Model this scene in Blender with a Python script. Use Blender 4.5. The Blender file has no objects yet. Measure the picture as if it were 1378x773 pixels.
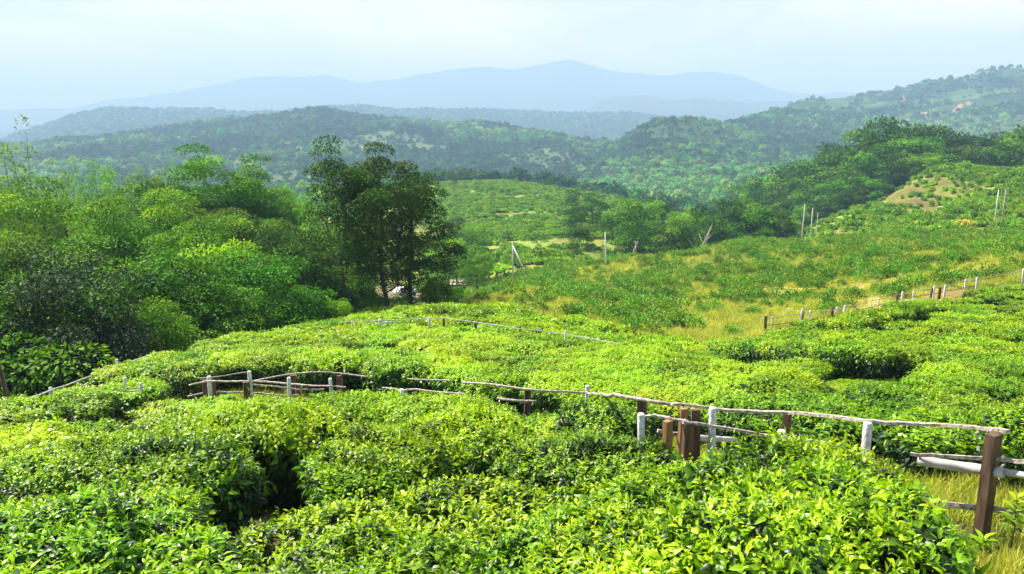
HAZE_COL = (.37, .55, .86, 1); HAZE_D = .00032; HAZE_G = .0; EXPO = 1.35
import bpy, math, random
import numpy as np
R = math.radians
PI = math.pi
rng = np.random.default_rng(7)
random.seed(7)
sc = bpy.context.scene
COL = sc.collection

# ---------------------------------------------------------------- camera model
F, CX, CY = 1081.0, 689.0, 386.5          # lens in units of the photograph's pixels
PITCH = math.atan((386.5 - 165.0) / F)
CP, SP = math.cos(PITCH), math.sin(PITCH)

def ray(px, py):
    u = CY - np.asarray(py, float)
    x = np.asarray(px, float) - CX
    return x, F * CP + u * SP, u * CP - F * SP

def azel(px, py):
    x, y, z = ray(px, py)
    return np.arctan2(x, y), z / np.hypot(x, y)

def project(x, y, z):
    x, y, z = (np.asarray(a, float) for a in (x, y, z))
    w = y * CP - z * SP
    up = z * CP + y * SP
    w = np.where(w < 1e-3, 1e-3, w)
    return CX + F * x / w, CY - F * up / w

# ---------------------------------------------------------------- noise
def _h(ix, iy, s):
    n = (ix.astype(np.int64) * 374761393 + iy.astype(np.int64) * 668265263 + s * 974634777) & 0x7fffffff
    n = ((n ^ (n >> 13)) * 1274126177) & 0x7fffffff
    return ((n ^ (n >> 16)) & 0xffff) / 65535.0

def vnoise(x, y, s=0):
    x = np.asarray(x, float); y = np.asarray(y, float)
    ix = np.floor(x); iy = np.floor(y)
    fx = x - ix; fy = y - iy
    fx = fx * fx * (3 - 2 * fx); fy = fy * fy * (3 - 2 * fy)
    a = _h(ix, iy, s); b = _h(ix + 1, iy, s); c = _h(ix, iy + 1, s); d = _h(ix + 1, iy + 1, s)
    return (a * (1 - fx) + b * fx) * (1 - fy) + (c * (1 - fx) + d * fx) * fy * 1.0

def fbm(x, y, o=4, s=0):
    t = 0; a = 1.0; n = 0
    for k in range(o):
        t = t + a * (vnoise(x, y, s + k * 17) - .5); n += a
        a *= .5; x = x * 2.03 + 11.3; y = y * 2.03 - 7.1
    return t / n * 2

def sm(a, b, x):
    t = np.clip((np.asarray(x, float) - a) / (b - a), 0, 1)
    return t * t * (3 - 2 * t)

# ---------------------------------------------------------------- terrain
CTRL = []                                   # (azimuth, ln r, tan elevation)
def col(px, rows, zs=(), az0=None):
    for py, r, h in rows:
        a, t = azel(px, py)
        CTRL.append((float(a), math.log(r), float(t) - h / r))
    a0 = float(azel(px, 165)[0])
    for r, z in zs:
        CTRL.append((a0, math.log(r), z / r))

B = 1.0
L0 = [(773, 5.2, 1.1), (700, 7.3, B), (640, 10, B), (575, 14.5, B), (540, 19, .9), (530, 24, .8)]
Z0 = [(32, -11), (45, -17), (60, -20), (100, -21), (160, -27), (300, -45), (600, -68)]
col(0, L0, Z0)
col(-350, [(a + 25, b, c) for a, b, c in L0], [(a, z - 2) for a, z in Z0])
col(200, [(773, 5, 1.1), (700, 6.8, B), (640, 9, B), (600, 11.5, B), (560, 14.5, B), (520, 19, B), (490, 24, .9), (473, 30, .8)],
    [(40, -12), (50, -16), (65, -19), (100, -20), (160, -27), (300, -45), (600, -66)])
col(400, [(773, 4.7, 1.1), (700, 6.4, B), (640, 8.8, B), (600, 10.8, B), (560, 13, B), (520, 15.5, B), (500, 19, B), (470, 25, B), (450, 32, .9), (435, 40, .8)],
    [(52, -14.5), (70, -19), (110, -21), (170, -27), (300, -42), (600, -62)])
col(560, [(773, 4.6, 1.1), (700, 6.3, B), (640, 8.5, B), (600, 10.3, B), (560, 12.3, B), (530, 15, B), (500, 18.5, B), (470, 24, B), (445, 31, .9), (430, 37, .9), (413, 46, .8),
          (397, 140, 0), (380, 170, 0), (350, 200, 0), (300, 280, 0), (262, 400, 0), (250, 480, 0)],
    [(55, -13), (75, -19), (105, -25), (600, -52)])
col(689, [(773, 4.6, 1.1), (700, 6.3, B), (640, 8.5, B), (600, 10.3, B), (570, 11.5, B), (535, 14, B), (500, 18, B), (470, 23.5, B), (450, 29, B), (430, 36, .9), (417, 44, .8),
          (405, 56, 0), (392, 76, 0), (378, 115, 0), (365, 135, 0), (350, 155, 0), (320, 210, 0), (300, 260, 0), (270, 350, 0), (250, 430, 0), (244, 470, 0)],
    [(600, -50)])
col(850, [(773, 4.5, 1.1), (700, 5.8, B), (650, 7.3, B), (602, 10.5, 0), (560, 12.5, B), (530, 15, B), (500, 19, B), (480, 24, .9), (465, 30, .9), (450, 39, .8),
          (432, 52, 0), (400, 75, 0), (375, 95, 0), (350, 120, 0), (335, 190, 0), (290, 330, 0), (272, 420, 0)],
    [(150, -28), (600, -60)])
col(1000, [(773, 4.4, 1.2), (700, 5.4, 1.2), (620, 6.8, 1.3), (562, 10.5, B), (540, 12.5, B), (510, 16.5, B), (490, 21, .9), (475, 27, .9), (460, 36, .8),
           (440, 55, 0), (400, 75, 0), (360, 100, 0), (328, 128, 0)],
    [(160, -27), (200, -31), (300, -42), (450, -54), (600, -62)])
col(1150, [(773, 4.4, 1.2), (700, 5.2, 1.3), (610, 6.8, 1.4), (565, 9.3, 1.05), (540, 12, B), (510, 17, B), (490, 22, .9), (470, 27, .9), (450, 34, .9), (430, 45, .8),
           (412, 60, 0), (400, 68, 0), (370, 85, 0), (340, 112, 0), (321, 138, 0), (300, 190, 0), (283, 222, 0)],
    [(165, -23), (260, -30), (400, -36), (600, -46)])
col(1262, [(735, 8.6, 0), (275, 215, 0), (245, 246, 0), (229, 262, 0)], [(320, -24), (600, -42)])
R0 = [(773, 7.9, 0), (720, 9.0, 0), (650, 11.2, 0), (600, 13.3, .9), (560, 16, .9), (530, 20, .9), (500, 25, .9), (480, 30, .9), (460, 35, .9), (430, 45, .8), (400, 56, .7), (377, 66, 0), (350, 82, 0),
      (330, 102, 0), (312, 140, 0), (280, 182, 0), (250, 216, 0), (232, 242, 0)]
RZ = [(300, -22), (420, -30), (600, -42)]
col(1378, R0, RZ)
col(1750, R0, RZ)
for a in (-80, -50, -25, 0, 25, 50, 80):
    CTRL.append((R(a), 0.0, -3.25)); CTRL.append((R(a), math.log(3), -3.4 / 3))
_C = np.array(CTRL)
AZS = 2.6
def _tps(a, b):
    d2 = (AZS * (a[:, None, 0] - b[None, :, 0])) ** 2 + (a[:, None, 1] - b[None, :, 1]) ** 2
    return .5 * d2 * np.log(d2 + 1e-12)
_n = len(_C)
_A = np.zeros((_n + 3, _n + 3))
_A[:_n, :_n] = _tps(_C, _C) + np.eye(_n) * 2e-4
_P = np.c_[np.ones(_n), _C[:, :2]]
_A[:_n, _n:] = _P; _A[_n:, :_n] = _P.T
_W = np.linalg.solve(_A, np.r_[_C[:, 2], 0, 0, 0])
def rbf(az, lr):
    q = np.c_[az.ravel(), lr.ravel()]
    out = np.empty(len(q))
    for i in range(0, len(q), 20000):
        s = q[i:i + 20000]
        out[i:i + 20000] = _tps(s, _C) @ _W[:_n] + np.c_[np.ones(len(s)), s] @ _W[_n:]
    return out.reshape(az.shape)

AZ = np.radians(np.r_[np.arange(-80, -37, .8), np.arange(-37, 37.001, .125), np.arange(37.8, 80.5, .8)])
LR = np.linspace(0, math.log(16000), 760)
rr = np.exp(LR)
i600 = int(np.searchsorted(rr, 600))
ga, gl = np.meshgrid(AZ, LR[:i600 + 1], indexing='ij')
TAN = np.zeros((len(AZ), len(LR)))
TAN[:, :i600 + 1] = rbf(ga, gl)
# far silhouettes: photograph columns -> rows
def sil(pts):
    p = np.array(pts, float)
    az = azel(p[:, 0], 165)[0]
    return np.interp(AZ, az, (165 - p[:, 1]) / 1105.0 * np.cos(0))  # tan of elevation at the frame centre
def siltan(pts):
    p = np.array(pts, float)
    az, t = azel(p[:, 0], p[:, 1])
    return np.interp(AZ, az, t)
S1 = siltan([(-400, 215), (-100, 205), (40, 193), (80, 189), (150, 181), (220, 173), (300, 163), (360, 159), (400, 151), (430, 146), (460, 151), (520, 158), (560, 163), (600, 170), (640, 167),
             (680, 172), (720, 180), (780, 192), (830, 190), (880, 166), (930, 161), (980, 168), (1012, 163), (1050, 146), (1080, 136), (1120, 131), (1180, 124), (1250, 109), (1320, 97), (1360, 91), (1400, 95), (1600, 80), (2000, 90)])
R1 = np.interp(AZ, np.arctan2(np.array([-400, 0, 430, 700, 820, 900, 980, 1060, 1150, 1378, 1900]) - CX, 1105), [1900, 1900, 2000, 1700, 1500, 1350, 1500, 2100, 2500, 2700, 2700])
S2 = siltan([(-400, 205), (0, 190), (20, 177), (60, 166), (100, 154), (150, 148), (200, 149), (240, 148), (290, 149), (320, 153), (380, 152), (440, 144), (480, 140), (540, 147), (600, 150), (660, 148),
             (720, 150), (780, 154), (850, 153), (920, 161), (1000, 165), (1100, 172), (1400, 185), (2000, 190)])
S3 = siltan([(-400, 190), (200, 176), (500, 168), (600, 160), (640, 150), (700, 147), (780, 146), (820, 127), (850, 123), (880, 126), (900, 131), (940, 129), (980, 136), (1010, 141), (1060, 137), (1100, 150), (1400, 165), (2000, 170)])
S4 = siltan([(-400, 160), (100, 140), (250, 118), (340, 100), (400, 97), (430, 98), (480, 107), (540, 102), (600, 93), (640, 86), (700, 91), (735, 85), (755, 79), (770, 77), (790, 83), (815, 93), (850, 96), (900, 97), (930, 93), (960, 95), (1000, 103),
             (1040, 117), (1075, 124), (1130, 120), (1180, 121), (1250, 125), (1400, 140), (2000, 150)])
t600 = TAN[:, i600]
for i, az in enumerate(AZ):
    right = float(sm(R(8), R(22), az))
    zb = -72 + 22 * right
    r1 = R1[i]; s1 = S1[i]
    ra = 780.0
    nodes = [(600, t600[i]), (ra, zb / ra)]
    lo = zb / ra
    for fr, fs in ((.28, .28), (.55, .60), (.8, .84), (1.0, 1.0)):
        nodes.append((ra + (r1 - ra) * fr, lo + (s1 - lo) * fs))
    nodes += [(r1 * 1.12, (s1 * r1 - 60) / (r1 * 1.12)), (max(r1 * 1.25, 2700), -90 / 2700), (3500, S2[i] - .012), (3900, S2[i]), (4300, (S2[i] * 3900 - 90) / 4300),
              (5900, S3[i] - .015), (6400, S3[i]), (6900, (S3[i] * 6400 - 120) / 6900), (8800, S4[i] - .02), (9500, S4[i]), (10500, S4[i] - .03), (12500, -.012), (16000, -.007)]
    nodes = np.array(nodes); nodes = nodes[np.argsort(nodes[:, 0])]
    TAN[i, i600:] = np.interp(LR[i600:], np.log(nodes[:, 0]), nodes[:, 1])
# soften the kinks along r beyond 600 m
for _ in range(3):
    T = TAN[:, i600:]
    T[:, 1:-1] = .25 * T[:, :-2] + .5 * T[:, 1:-1] + .25 * T[:, 2:]
GX = np.sin(AZ)[:, None] * rr[None]
GY = np.cos(AZ)[:, None] * rr[None]
GZ = TAN * rr[None]
# spurs, gullies, and small undulation
und = .10 * fbm(GX / 3.2, GY / 3.2, 3, 5) * sm(3, 9, rr) + .35 * fbm(GX / 14, GY / 14, 3, 9) * sm(45, 80, rr) + 1.4 * fbm(GX / 60, GY / 60, 3, 3) * sm(160, 300, rr)
big = (16 * fbm(GX / 330, GY / 330, 4, 21) + 5 * (1 - 2 * np.abs(fbm(GX / 170, GY / 170, 3, 31)))) * sm(650, 1200, rr)
mt = (130 * fbm(GX / 900, GY / 900, 5, 41)) * sm(3000, 6500, rr) * .5
nearridge = np.exp(-((np.log(rr)[None] - np.log(R1)[:, None]) / .05) ** 2)
mt = mt + (46 * (.5 - np.abs(fbm(GX / 420, GY / 420, 4, 47)))) * sm(5200, 7500, rr)
GZ = GZ + und + big * (1 - .6 * nearridge) + mt * .8

def H(x, y):
    x = np.asarray(x, float); y = np.asarray(y, float)
    az = np.arctan2(x, y); lr = np.log(np.maximum(np.hypot(x, y), 1.0))
    fi = np.interp(az, AZ, np.arange(len(AZ))); i = np.clip(fi.astype(int), 0, len(AZ) - 2); u = fi - i
    fj = lr / (LR[1] - LR[0]); j = np.clip(fj.astype(int), 0, len(LR) - 2); v = np.clip(fj - j, 0, 1)
    return (GZ[i, j] * (1 - u) + GZ[i + 1, j] * u) * (1 - v) + (GZ[i, j + 1] * (1 - u) + GZ[i + 1, j + 1] * u) * v

_rs = np.exp(np.linspace(math.log(2.0), math.log(9000), 4000))
def at(px, py, h=0.0, rmin=2.5):
    """first point on the view ray through a photograph pixel that lies h metres above the ground"""
    x, y, z = (float(a) for a in ray(px, py))
    q = math.hypot(x, y)
    rs = _rs[_rs > rmin]
    X, Y, Z = x / q * rs, y / q * rs, z / q * rs
    d = Z - H(X, Y) - h
    k = np.nonzero(d < 0)[0]
    k = int(k[0]) if len(k) else len(rs) - 1
    return float(X[k]), float(Y[k]), float(H(X[k], Y[k]))
def at_r(px, r):
    a = float(azel(px, 165)[0]); x, y = r * math.sin(a), r * math.cos(a)
    return x, y, float(H(x, y))

def inpoly(px, py, poly):
    px = np.asarray(px, float); py = np.asarray(py, float)
    ins = np.zeros(px.shape, bool); n = len(poly)
    for i in range(n):
        x1, y1 = poly[i]; x2, y2 = poly[(i + 1) % n]
        c = ((y1 > py) != (y2 > py))
        with np.errstate(divide='ignore', invalid='ignore'):
            ins ^= c & (px < (x2 - x1) * (py - y1) / (y2 - y1 + 1e-9) + x1)
    return ins

# ---------------------------------------------------------------- mesh helpers
def mesh_np(name, V, Q, mats, tint=None, smooth=True, midx=None, colr=None):
    me = bpy.data.meshes.new(name)
    V = np.asarray(V, np.float32); Q = np.asarray(Q, np.int32)
    k = Q.shape[1]
    me.vertices.add(len(V)); me.vertices.foreach_set('co', V.ravel())
    me.loops.add(Q.size); me.loops.foreach_set('vertex_index', Q.ravel())
    me.polygons.add(len(Q)); me.polygons.foreach_set('loop_start', np.arange(0, Q.size, k, dtype=np.int32))
    me.polygons.foreach_set('use_smooth', np.full(len(Q), smooth))
    if midx is not None: me.polygons.foreach_set('material_index', np.asarray(midx, np.int32))
    for m in (mats if isinstance(mats, (list, tuple)) else [mats]): me.materials.append(m)
    if tint is not None:
        a = me.attributes.new('tint', 'FLOAT', 'POINT'); a.data.foreach_set('value', np.asarray(tint, np.float32))
    if colr is not None:
        a = me.color_attributes.new('Col', 'FLOAT_COLOR', 'POINT')
        a.data.foreach_set('color', np.c_[colr, np.ones(len(colr))].astype(np.float32).ravel())
    me.update(calc_edges=True)
    return me

def obj(name, me, parent=None, loc=(0, 0, 0), rz=0.0, s=1.0):
    o = bpy.data.objects.new(name, me); COL.objects.link(o)
    o.location = loc; o.rotation_euler = (0, 0, rz)
    o.scale = (s, s, s) if not hasattr(s, '__len__') else s
    if parent is not None: o.parent = parent
    return o
def tag(o, label=None, cat=None, group=None, kind=None):
    if label: o['label'] = label
    if cat: o['category'] = cat
    if group: o['group'] = group
    if kind: o['kind'] = kind
    return o
def empty(name, loc=(0, 0, 0), rz=0.0, s=1.0):
    o = bpy.data.objects.new(name, None); COL.objects.link(o)
    o.empty_display_size = .3; o.location = loc; o.rotation_euler = (0, 0, rz)
    o.scale = (s, s, s) if not hasattr(s, '__len__') else s
    return o

class Geo:
    """collects quads"""
    def __init__(s): s.V = []; s.Q = []; s.T = []; s.n = 0
    def add(s, V, Q, t=0.5):
        V = np.asarray(V, float).reshape(-1, 3); s.V.append(V); s.Q.append(np.asarray(Q, int) + s.n)
        s.T.append(np.full(len(V), t) if np.isscalar(t) else np.asarray(t)); s.n += len(V)
    def tube(s, P, rad, k=7, t=.5, flat=1.0, cap=True, jit=0.0):
        P = np.asarray(P, float); n = len(P); rad = np.broadcast_to(np.asarray(rad, float), (n,))
        D = np.gradient(P, axis=0); D /= np.linalg.norm(D, axis=1)[:, None] + 1e-9
        ref = np.array([0, 0, 1.0]) if abs(D[:, 2]).mean() < .8 else np.array([0, 1.0, 0])
        S = np.cross(D, ref); S /= np.linalg.norm(S, axis=1)[:, None] + 1e-9
        U = np.cross(S, D)
        a = np.arange(k) / k * 2 * PI + (PI / 4 if k == 4 else 0)
        rj = rad[:, None] * (1 + jit * (rng.random((n, k)) - .5))
        V = P[:, None] + rj[..., None] * (np.cos(a)[None, :, None] * S[:, None] * flat + np.sin(a)[None, :, None] * U[:, None])
        V = V.reshape(-1, 3)
        Q = [(i * k + j, i * k + (j + 1) % k, (i + 1) * k + (j + 1) % k, (i + 1) * k + j) for i in range(n - 1) for j in range(k)]
        if cap:
            c0, c1 = len(V), len(V) + 1
            V = np.r_[V, P[:1], P[-1:]]
            b = (n - 1) * k
            for j in range(0, k):
                Q.append((c0, (j + 1) % k, j, j)); Q.append((c1, b + j, b + (j + 1) % k, b + (j + 1) % k))
        s.add(V, [q for q in Q], t)
    def box(s, c, d, rz=0, t=.5, R3=None):
        c = np.array(c, float); dx, dy, dz = (v / 2 for v in d)
        V = np.array([(x, y, z) for z in (-dz, dz) for y in (-dy, dy) for x in (-dx, dx)])
        if R3 is not None: V = V @ R3.T
        elif rz:
            cr, sr = math.cos(rz), math.sin(rz); V = V @ np.array([[cr, sr, 0], [-sr, cr, 0], [0, 0, 1]])
        s.add(V + c, [(0, 2, 3, 1), (4, 5, 7, 6), (0, 1, 5, 4), (2, 6, 7, 3), (0, 4, 6, 2), (1, 3, 7, 5)], t)
    def mesh(s, name, mat, smooth=False):
        V = np.concatenate(s.V); Q = np.concatenate(s.Q)
        me = bpy.data.meshes.new(name)
        faces = []
        for q in Q.tolist():
            faces.append(q[:3] if q[2] == q[3] else q)
        me.from_pydata(V.tolist(), [], faces)
        me.polygons.foreach_set('use_smooth', np.full(len(faces), smooth))
        a = me.attributes.new('tint', 'FLOAT', 'POINT'); a.data.foreach_set('value', np.concatenate(s.T).astype(np.float32))
        me.materials.append(mat); me.update()
        return me

LODS = {0: ([0, .32, .68, 1], [.18, 1, .8, .05], 3), 1: ([0, .45, 1], [.25, 1, .12], 2), 2: None}
def leaves(P, D, N, L, W, tint, lod=0, droop=.35, fold=.25):
    """vectorised leaf blades; returns verts, quads, tint"""
    m = len(P)
    nrm = lambda v: v / (np.linalg.norm(v, axis=1)[:, None] + 1e-9)
    D = nrm(D); S = nrm(np.cross(D, N)); U = np.cross(S, D)
    L = np.broadcast_to(L, (m,))[:, None]; W = np.broadcast_to(W, (m,))[:, None]
    if lod == 2:
        V = np.stack([P, P + D * L * .5 + S * W * .5 , P + D * L - U * L * droop * .5, P + D * L * .5 - S * W * .5], 1)
        Q = np.arange(m * 4).reshape(m, 4)
        return V.reshape(-1, 3), Q, np.repeat(tint, 4)
    ts, ws, k = LODS[lod]
    rows = []
    for t, w in zip(ts, ws):
        c = P + D * L * t - U * L * droop * t * t
        a = c + S * W * .5 * w + U * W * fold * .5 * w; b = c - S * W * .5 * w + U * W * fold * .5 * w
        rows += [a, c, b] if k == 3 else [a, b]
    V = np.stack(rows, 1); n = V.shape[1]
    q = []
    for i in range(len(ts) - 1):
        for j in range(k - 1):
            q.append((i * k + j, i * k + j + 1, (i + 1) * k + j + 1, (i + 1) * k + j))
    Q = (np.arange(m)[:, None, None] * n + np.array(q)[None]).reshape(-1, 4)
    return V.reshape(-1, 3), Q, np.repeat(tint, n)

def rdir(n, g=rng):
    v = g.normal(size=(n, 3)); return v / np.linalg.norm(v, axis=1)[:, None]
# ---------------------------------------------------------------- materials
def newmat(name):
    m = bpy.data.materials.new(name); m.use_nodes = True
    nt = m.node_tree; nt.nodes.clear()
    out = nt.nodes.new('ShaderNodeOutputMaterial')
    return m, nt, out
def N(nt, t, **kw):
    n = nt.nodes.new(t)
    for k, v in kw.items():
        if k in n.inputs.keys() if isinstance(k, str) else False: n.inputs[k].default_value = v
        else: setattr(n, k, v)
    return n
def ramp(nt, stops, fac=None, interp='LINEAR'):
    n = nt.nodes.new('ShaderNodeValToRGB'); n.color_ramp.interpolation = interp
    e = n.color_ramp.elements
    while len(e) < len(stops): e.new(.5)
    for el, (p, c) in zip(e, stops): el.position = p; el.color = (*c, 1)
    if fac is not None: nt.links.new(fac, n.inputs[0])
    return n

def leafmat(name, stops, transl=.35, rough=.38, hv=.04, vv=.35, spec=.5, tcol=(1.25, 1.3, .5)):
    m, nt, out = newmat(name); L = nt.links.new
    at_ = N(nt, 'ShaderNodeAttribute', attribute_name='tint')
    oi = N(nt, 'ShaderNodeObjectInfo')
    rp = ramp(nt, stops, at_.outputs['Fac'])
    hs = nt.nodes.new('ShaderNodeHueSaturation')
    mh = N(nt, 'ShaderNodeMapRange'); mh.inputs[3].default_value = .5 - hv; mh.inputs[4].default_value = .5 + hv * .6
    mv = N(nt, 'ShaderNodeMapRange'); mv.inputs[3].default_value = 1 - vv; mv.inputs[4].default_value = 1 + vv
    wn = N(nt, 'ShaderNodeTexWhiteNoise', noise_dimensions='1D')
    L(oi.outputs['Random'], mh.inputs[0]); L(oi.outputs['Random'], wn.inputs['W']); L(wn.outputs['Value'], mv.inputs[0])
    L(mh.outputs[0], hs.inputs['Hue']); L(mv.outputs[0], hs.inputs['Value']); L(rp.outputs[0], hs.inputs['Color'])
    p = nt.nodes.new('ShaderNodeBsdfPrincipled'); p.inputs['Roughness'].default_value = rough; p.inputs['Specular IOR Level'].default_value = spec
    L(hs.outputs[0], p.inputs['Base Color'])
    tr = nt.nodes.new('ShaderNodeBsdfTranslucent')
    mx = N(nt, 'ShaderNodeMix', data_type='RGBA', blend_type='MULTIPLY'); mx.inputs[0].default_value = 1; mx.inputs[7].default_value = (*tcol, 1)
    L(hs.outputs[0], mx.inputs[6]); L(mx.outputs[2], tr.inputs['Color'])
    ms = nt.nodes.new('ShaderNodeMixShader'); ms.inputs[0].default_value = transl
    L(p.outputs[0], ms.inputs[1]); L(tr.outputs[0], ms.inputs[2]); L(ms.outputs[0], out.inputs[0])
    return m

M = {}
M['tea'] = leafmat('tea_leaf', [(0, (.009, .024, .007)), (.35, (.026, .078, .008)), (.58, (.17, .37, .006)), (1, (.47, .65, .012))], .32, .38, .02, .15, .36)
M['shrub'] = leafmat('shrub_leaf', [(0, (.026, .10, .008)), (.5, (.12, .29, .016)), (1, (.32, .52, .03))], .3, .55, .03, .25, .25)
M['broad'] = leafmat('broad_leaf', [(0, (.016, .06, .004)), (.5, (.072, .235, .008)), (1, (.27, .51, .015))], .24, .6, .02, .3, .10)
M['light'] = leafmat('light_leaf', [(0, (.05, .15, .006)), (.5, (.15, .38, .014)), (1, (.33, .57, .025))], .30, .6, .03, .2, .08)
M['dark'] = leafmat('dark_leaf', [(0, (.014, .045, .005)), (.5, (.045, .125, .010)), (1, (.16, .28, .018))], .2, .6, .02, .15, .08)
M['olive'] = leafmat('olive_leaf', [(0, (.018, .040, .018)), (.5, (.040, .080, .032)), (1, (.11, .17, .08))], .2, .6, .02, .15, .10)
M['grass'] = leafmat('grass_blade', [(0, (.08, .17, .015)), (.5, (.24, .37, .03)), (1, (.52, .54, .10))], .35, .6, .03, .25, .2)
M['yellow'] = leafmat('yellow_frond', [(0, (.30, .26, .03)), (.5, (.50, .42, .04)), (1, (.62, .55, .10))], .35, .5, .02, .1, .3)
M['forest'] = leafmat('forest_leaf', [(0, (.007, .04, .014)), (.5, (.048, .18, .04)), (1, (.20, .42, .09))], .25, .7, .06, .65, .08)

def barkmat(name, a, b, sc_=(8, 8, 1.5)):
    m, nt, out = newmat(name); L = nt.links.new
    tc = N(nt, 'ShaderNodeTexCoord'); mp = N(nt, 'ShaderNodeMapping'); mp.inputs['Scale'].default_value = sc_
    nz = N(nt, 'ShaderNodeTexNoise'); nz.inputs['Scale'].default_value = 3; nz.inputs['Detail'].default_value = 6
    L(tc.outputs['Object'], mp.inputs[0]); L(mp.outputs[0], nz.inputs['Vector'])
    rp = ramp(nt, [(.35, a), (.68, b)], nz.outputs[0])
    at_ = N(nt, 'ShaderNodeAttribute', attribute_name='tint')
    mr = N(nt, 'ShaderNodeMapRange'); mr.inputs[3].default_value = .55; mr.inputs[4].default_value = 1.45
    L(at_.outputs['Fac'], mr.inputs[0])
    mx = N(nt, 'ShaderNodeMix', data_type='RGBA', blend_type='MULTIPLY'); mx.inputs[0].default_value = 1
    L(rp.outputs[0], mx.inputs[6]); L(mr.outputs[0], mx.inputs[7])
    p = nt.nodes.new('ShaderNodeBsdfPrincipled'); p.inputs['Roughness'].default_value = .8
    bp = nt.nodes.new('ShaderNodeBump'); bp.inputs['Strength'].default_value = .5; bp.inputs['Distance'].default_value = .02
    L(nz.outputs[0], bp.inputs['Height']); L(bp.outputs[0], p.inputs['Normal'])
    L(mx.outputs[2], p.inputs['Base Color']); L(p.outputs[0], out.inputs[0])
    return m
M['bark'] = barkmat('bark', (.04, .03, .022), (.13, .10, .075))
M['palebark'] = barkmat('pale_bark', (.18, .16, .13), (.36, .33, .28))
M['stem'] = barkmat('stem', (.07, .045, .03), (.20, .14, .09))
M['wood'] = barkmat('brown_timber', (.055, .032, .020), (.20, .115, .065), (5, 5, 1))
M['orange'] = barkmat('fresh_timber', (.26, .13, .05), (.42, .23, .10), (5, 5, 1))
M['rail'] = barkmat('weathered_rail', (.20, .15, .11), (.62, .54, .46), (7, 7, 7))
M['greyrail'] = barkmat('grey_rail', (.36, .33, .31), (.58, .55, .52), (2, 2, 2))
M['white'] = barkmat('white_post', (.50, .49, .46), (.84, .85, .85), (7, 7, 5))
M['pole'] = barkmat('concrete_pole', (.38, .37, .35), (.56, .55, .53), (2, 2, 1))

def plain(name, c, rough=.5, metal=0.0):
    m, nt, out = newmat(name); p = nt.nodes.new('ShaderNodeBsdfPrincipled')
    nz = N(nt, 'ShaderNodeTexNoise'); nz.inputs['Scale'].default_value = 6
    rp = ramp(nt, [(.3, tuple(v * .85 for v in c)), (.7, c)], nz.outputs[0])
    nt.links.new(rp.outputs[0], p.inputs['Base Color']); p.inputs['Roughness'].default_value = rough; p.inputs['Metallic'].default_value = metal
    nt.links.new(p.outputs[0], out.inputs[0]); return m
M['carpaint'] = plain('car_paint', (.75, .76, .78), .25)
M['carglass'] = plain('car_glass', (.02, .025, .03), .1)
M['tyre'] = plain('tyre_rubber', (.02, .02, .02), .8)

def groundmat(name, fine, bump=.05, scale2=.25, lo=.62, hi=1.3):
    m, nt, out = newmat(name); L = nt.links.new
    vc = N(nt, 'ShaderNodeVertexColor', layer_name='Col')
    tc = N(nt, 'ShaderNodeTexCoord')
    n1 = N(nt, 'ShaderNodeTexNoise'); n1.inputs['Scale'].default_value = fine; n1.inputs['Detail'].default_value = 8; n1.inputs['Roughness'].default_value = .65
    n2 = N(nt, 'ShaderNodeTexNoise'); n2.inputs['Scale'].default_value = fine * scale2; n2.inputs['Detail'].default_value = 5
    L(tc.outputs['Object'], n1.inputs['Vector']); L(tc.outputs['Object'], n2.inputs['Vector'])
    r1 = ramp(nt, [(.3, (lo, lo, lo * .9)), (.7, (hi, hi * .97, hi * .9))], n1.outputs[0])
    r2 = ramp(nt, [(.35, (.75, .85, .8)), (.65, (1.2, 1.1, 1.0))], n2.outputs[0])
    a = N(nt, 'ShaderNodeMix', data_type='RGBA', blend_type='MULTIPLY'); a.inputs[0].default_value = 1
    b = N(nt, 'ShaderNodeMix', data_type='RGBA', blend_type='MULTIPLY'); b.inputs[0].default_value = 1
    L(vc.outputs[0], a.inputs[6]); L(r1.outputs[0], a.inputs[7]); L(a.outputs[2], b.inputs[6]); L(r2.outputs[0], b.inputs[7])
    p = nt.nodes.new('ShaderNodeBsdfPrincipled'); p.inputs['Roughness'].default_value = .95; p.inputs['Specular IOR Level'].default_value = .15
    n3_ = N(nt, 'ShaderNodeTexNoise'); n3_.inputs['Scale'].default_value = fine * 11; n3_.inputs['Detail'].default_value = 6; n3_.inputs['Roughness'].default_value = .7
    L(tc.outputs['Object'], n3_.inputs['Vector']); r3_ = ramp(nt, [(.35, (.55, .5, .4)), (.65, (1.35, 1.3, 1.2))], n3_.outputs[0])
    b0 = b; b = N(nt, 'ShaderNodeMix', data_type='RGBA', blend_type='MULTIPLY'); b.inputs[0].default_value = 1; L(b0.outputs[2], b.inputs[6]); L(r3_.outputs[0], b.inputs[7])
    bp = nt.nodes.new('ShaderNodeBump'); bp.inputs['Strength'].default_value = .8; bp.inputs['Distance'].default_value = bump
    L(n1.outputs[0], bp.inputs['Height']); L(bp.outputs[0], p.inputs['Normal'])
    L(b.outputs[2], p.inputs['Base Color']); L(p.outputs[0], out.inputs[0])
    return m
M['ground'] = groundmat('hill_ground', 2.2, .06)
M['hills'] = groundmat('hill_cover', .06, 3.0)
M['mount'] = groundmat('mountain_cover', .012, 12.0)

# ---------------------------------------------------------------- ground colours
PX, PY = project(GX, GY, GZ)
def lerp3(a, b, t): return a + (b - a) * t[..., None]
def C3(*c): return np.array(c)
sh = GX.shape
colr = np.empty(sh + (3,)); colr[:] = C3(.10, .105, .035)
n1 = fbm(GX / 5, GY / 5, 4, 61); n2 = fbm(GX / 17, GY / 17, 4, 62); n3 = fbm(GX / 1.7, GY / 1.7, 3, 63)
zone_r = np.broadcast_to(rr[None], sh)
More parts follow.
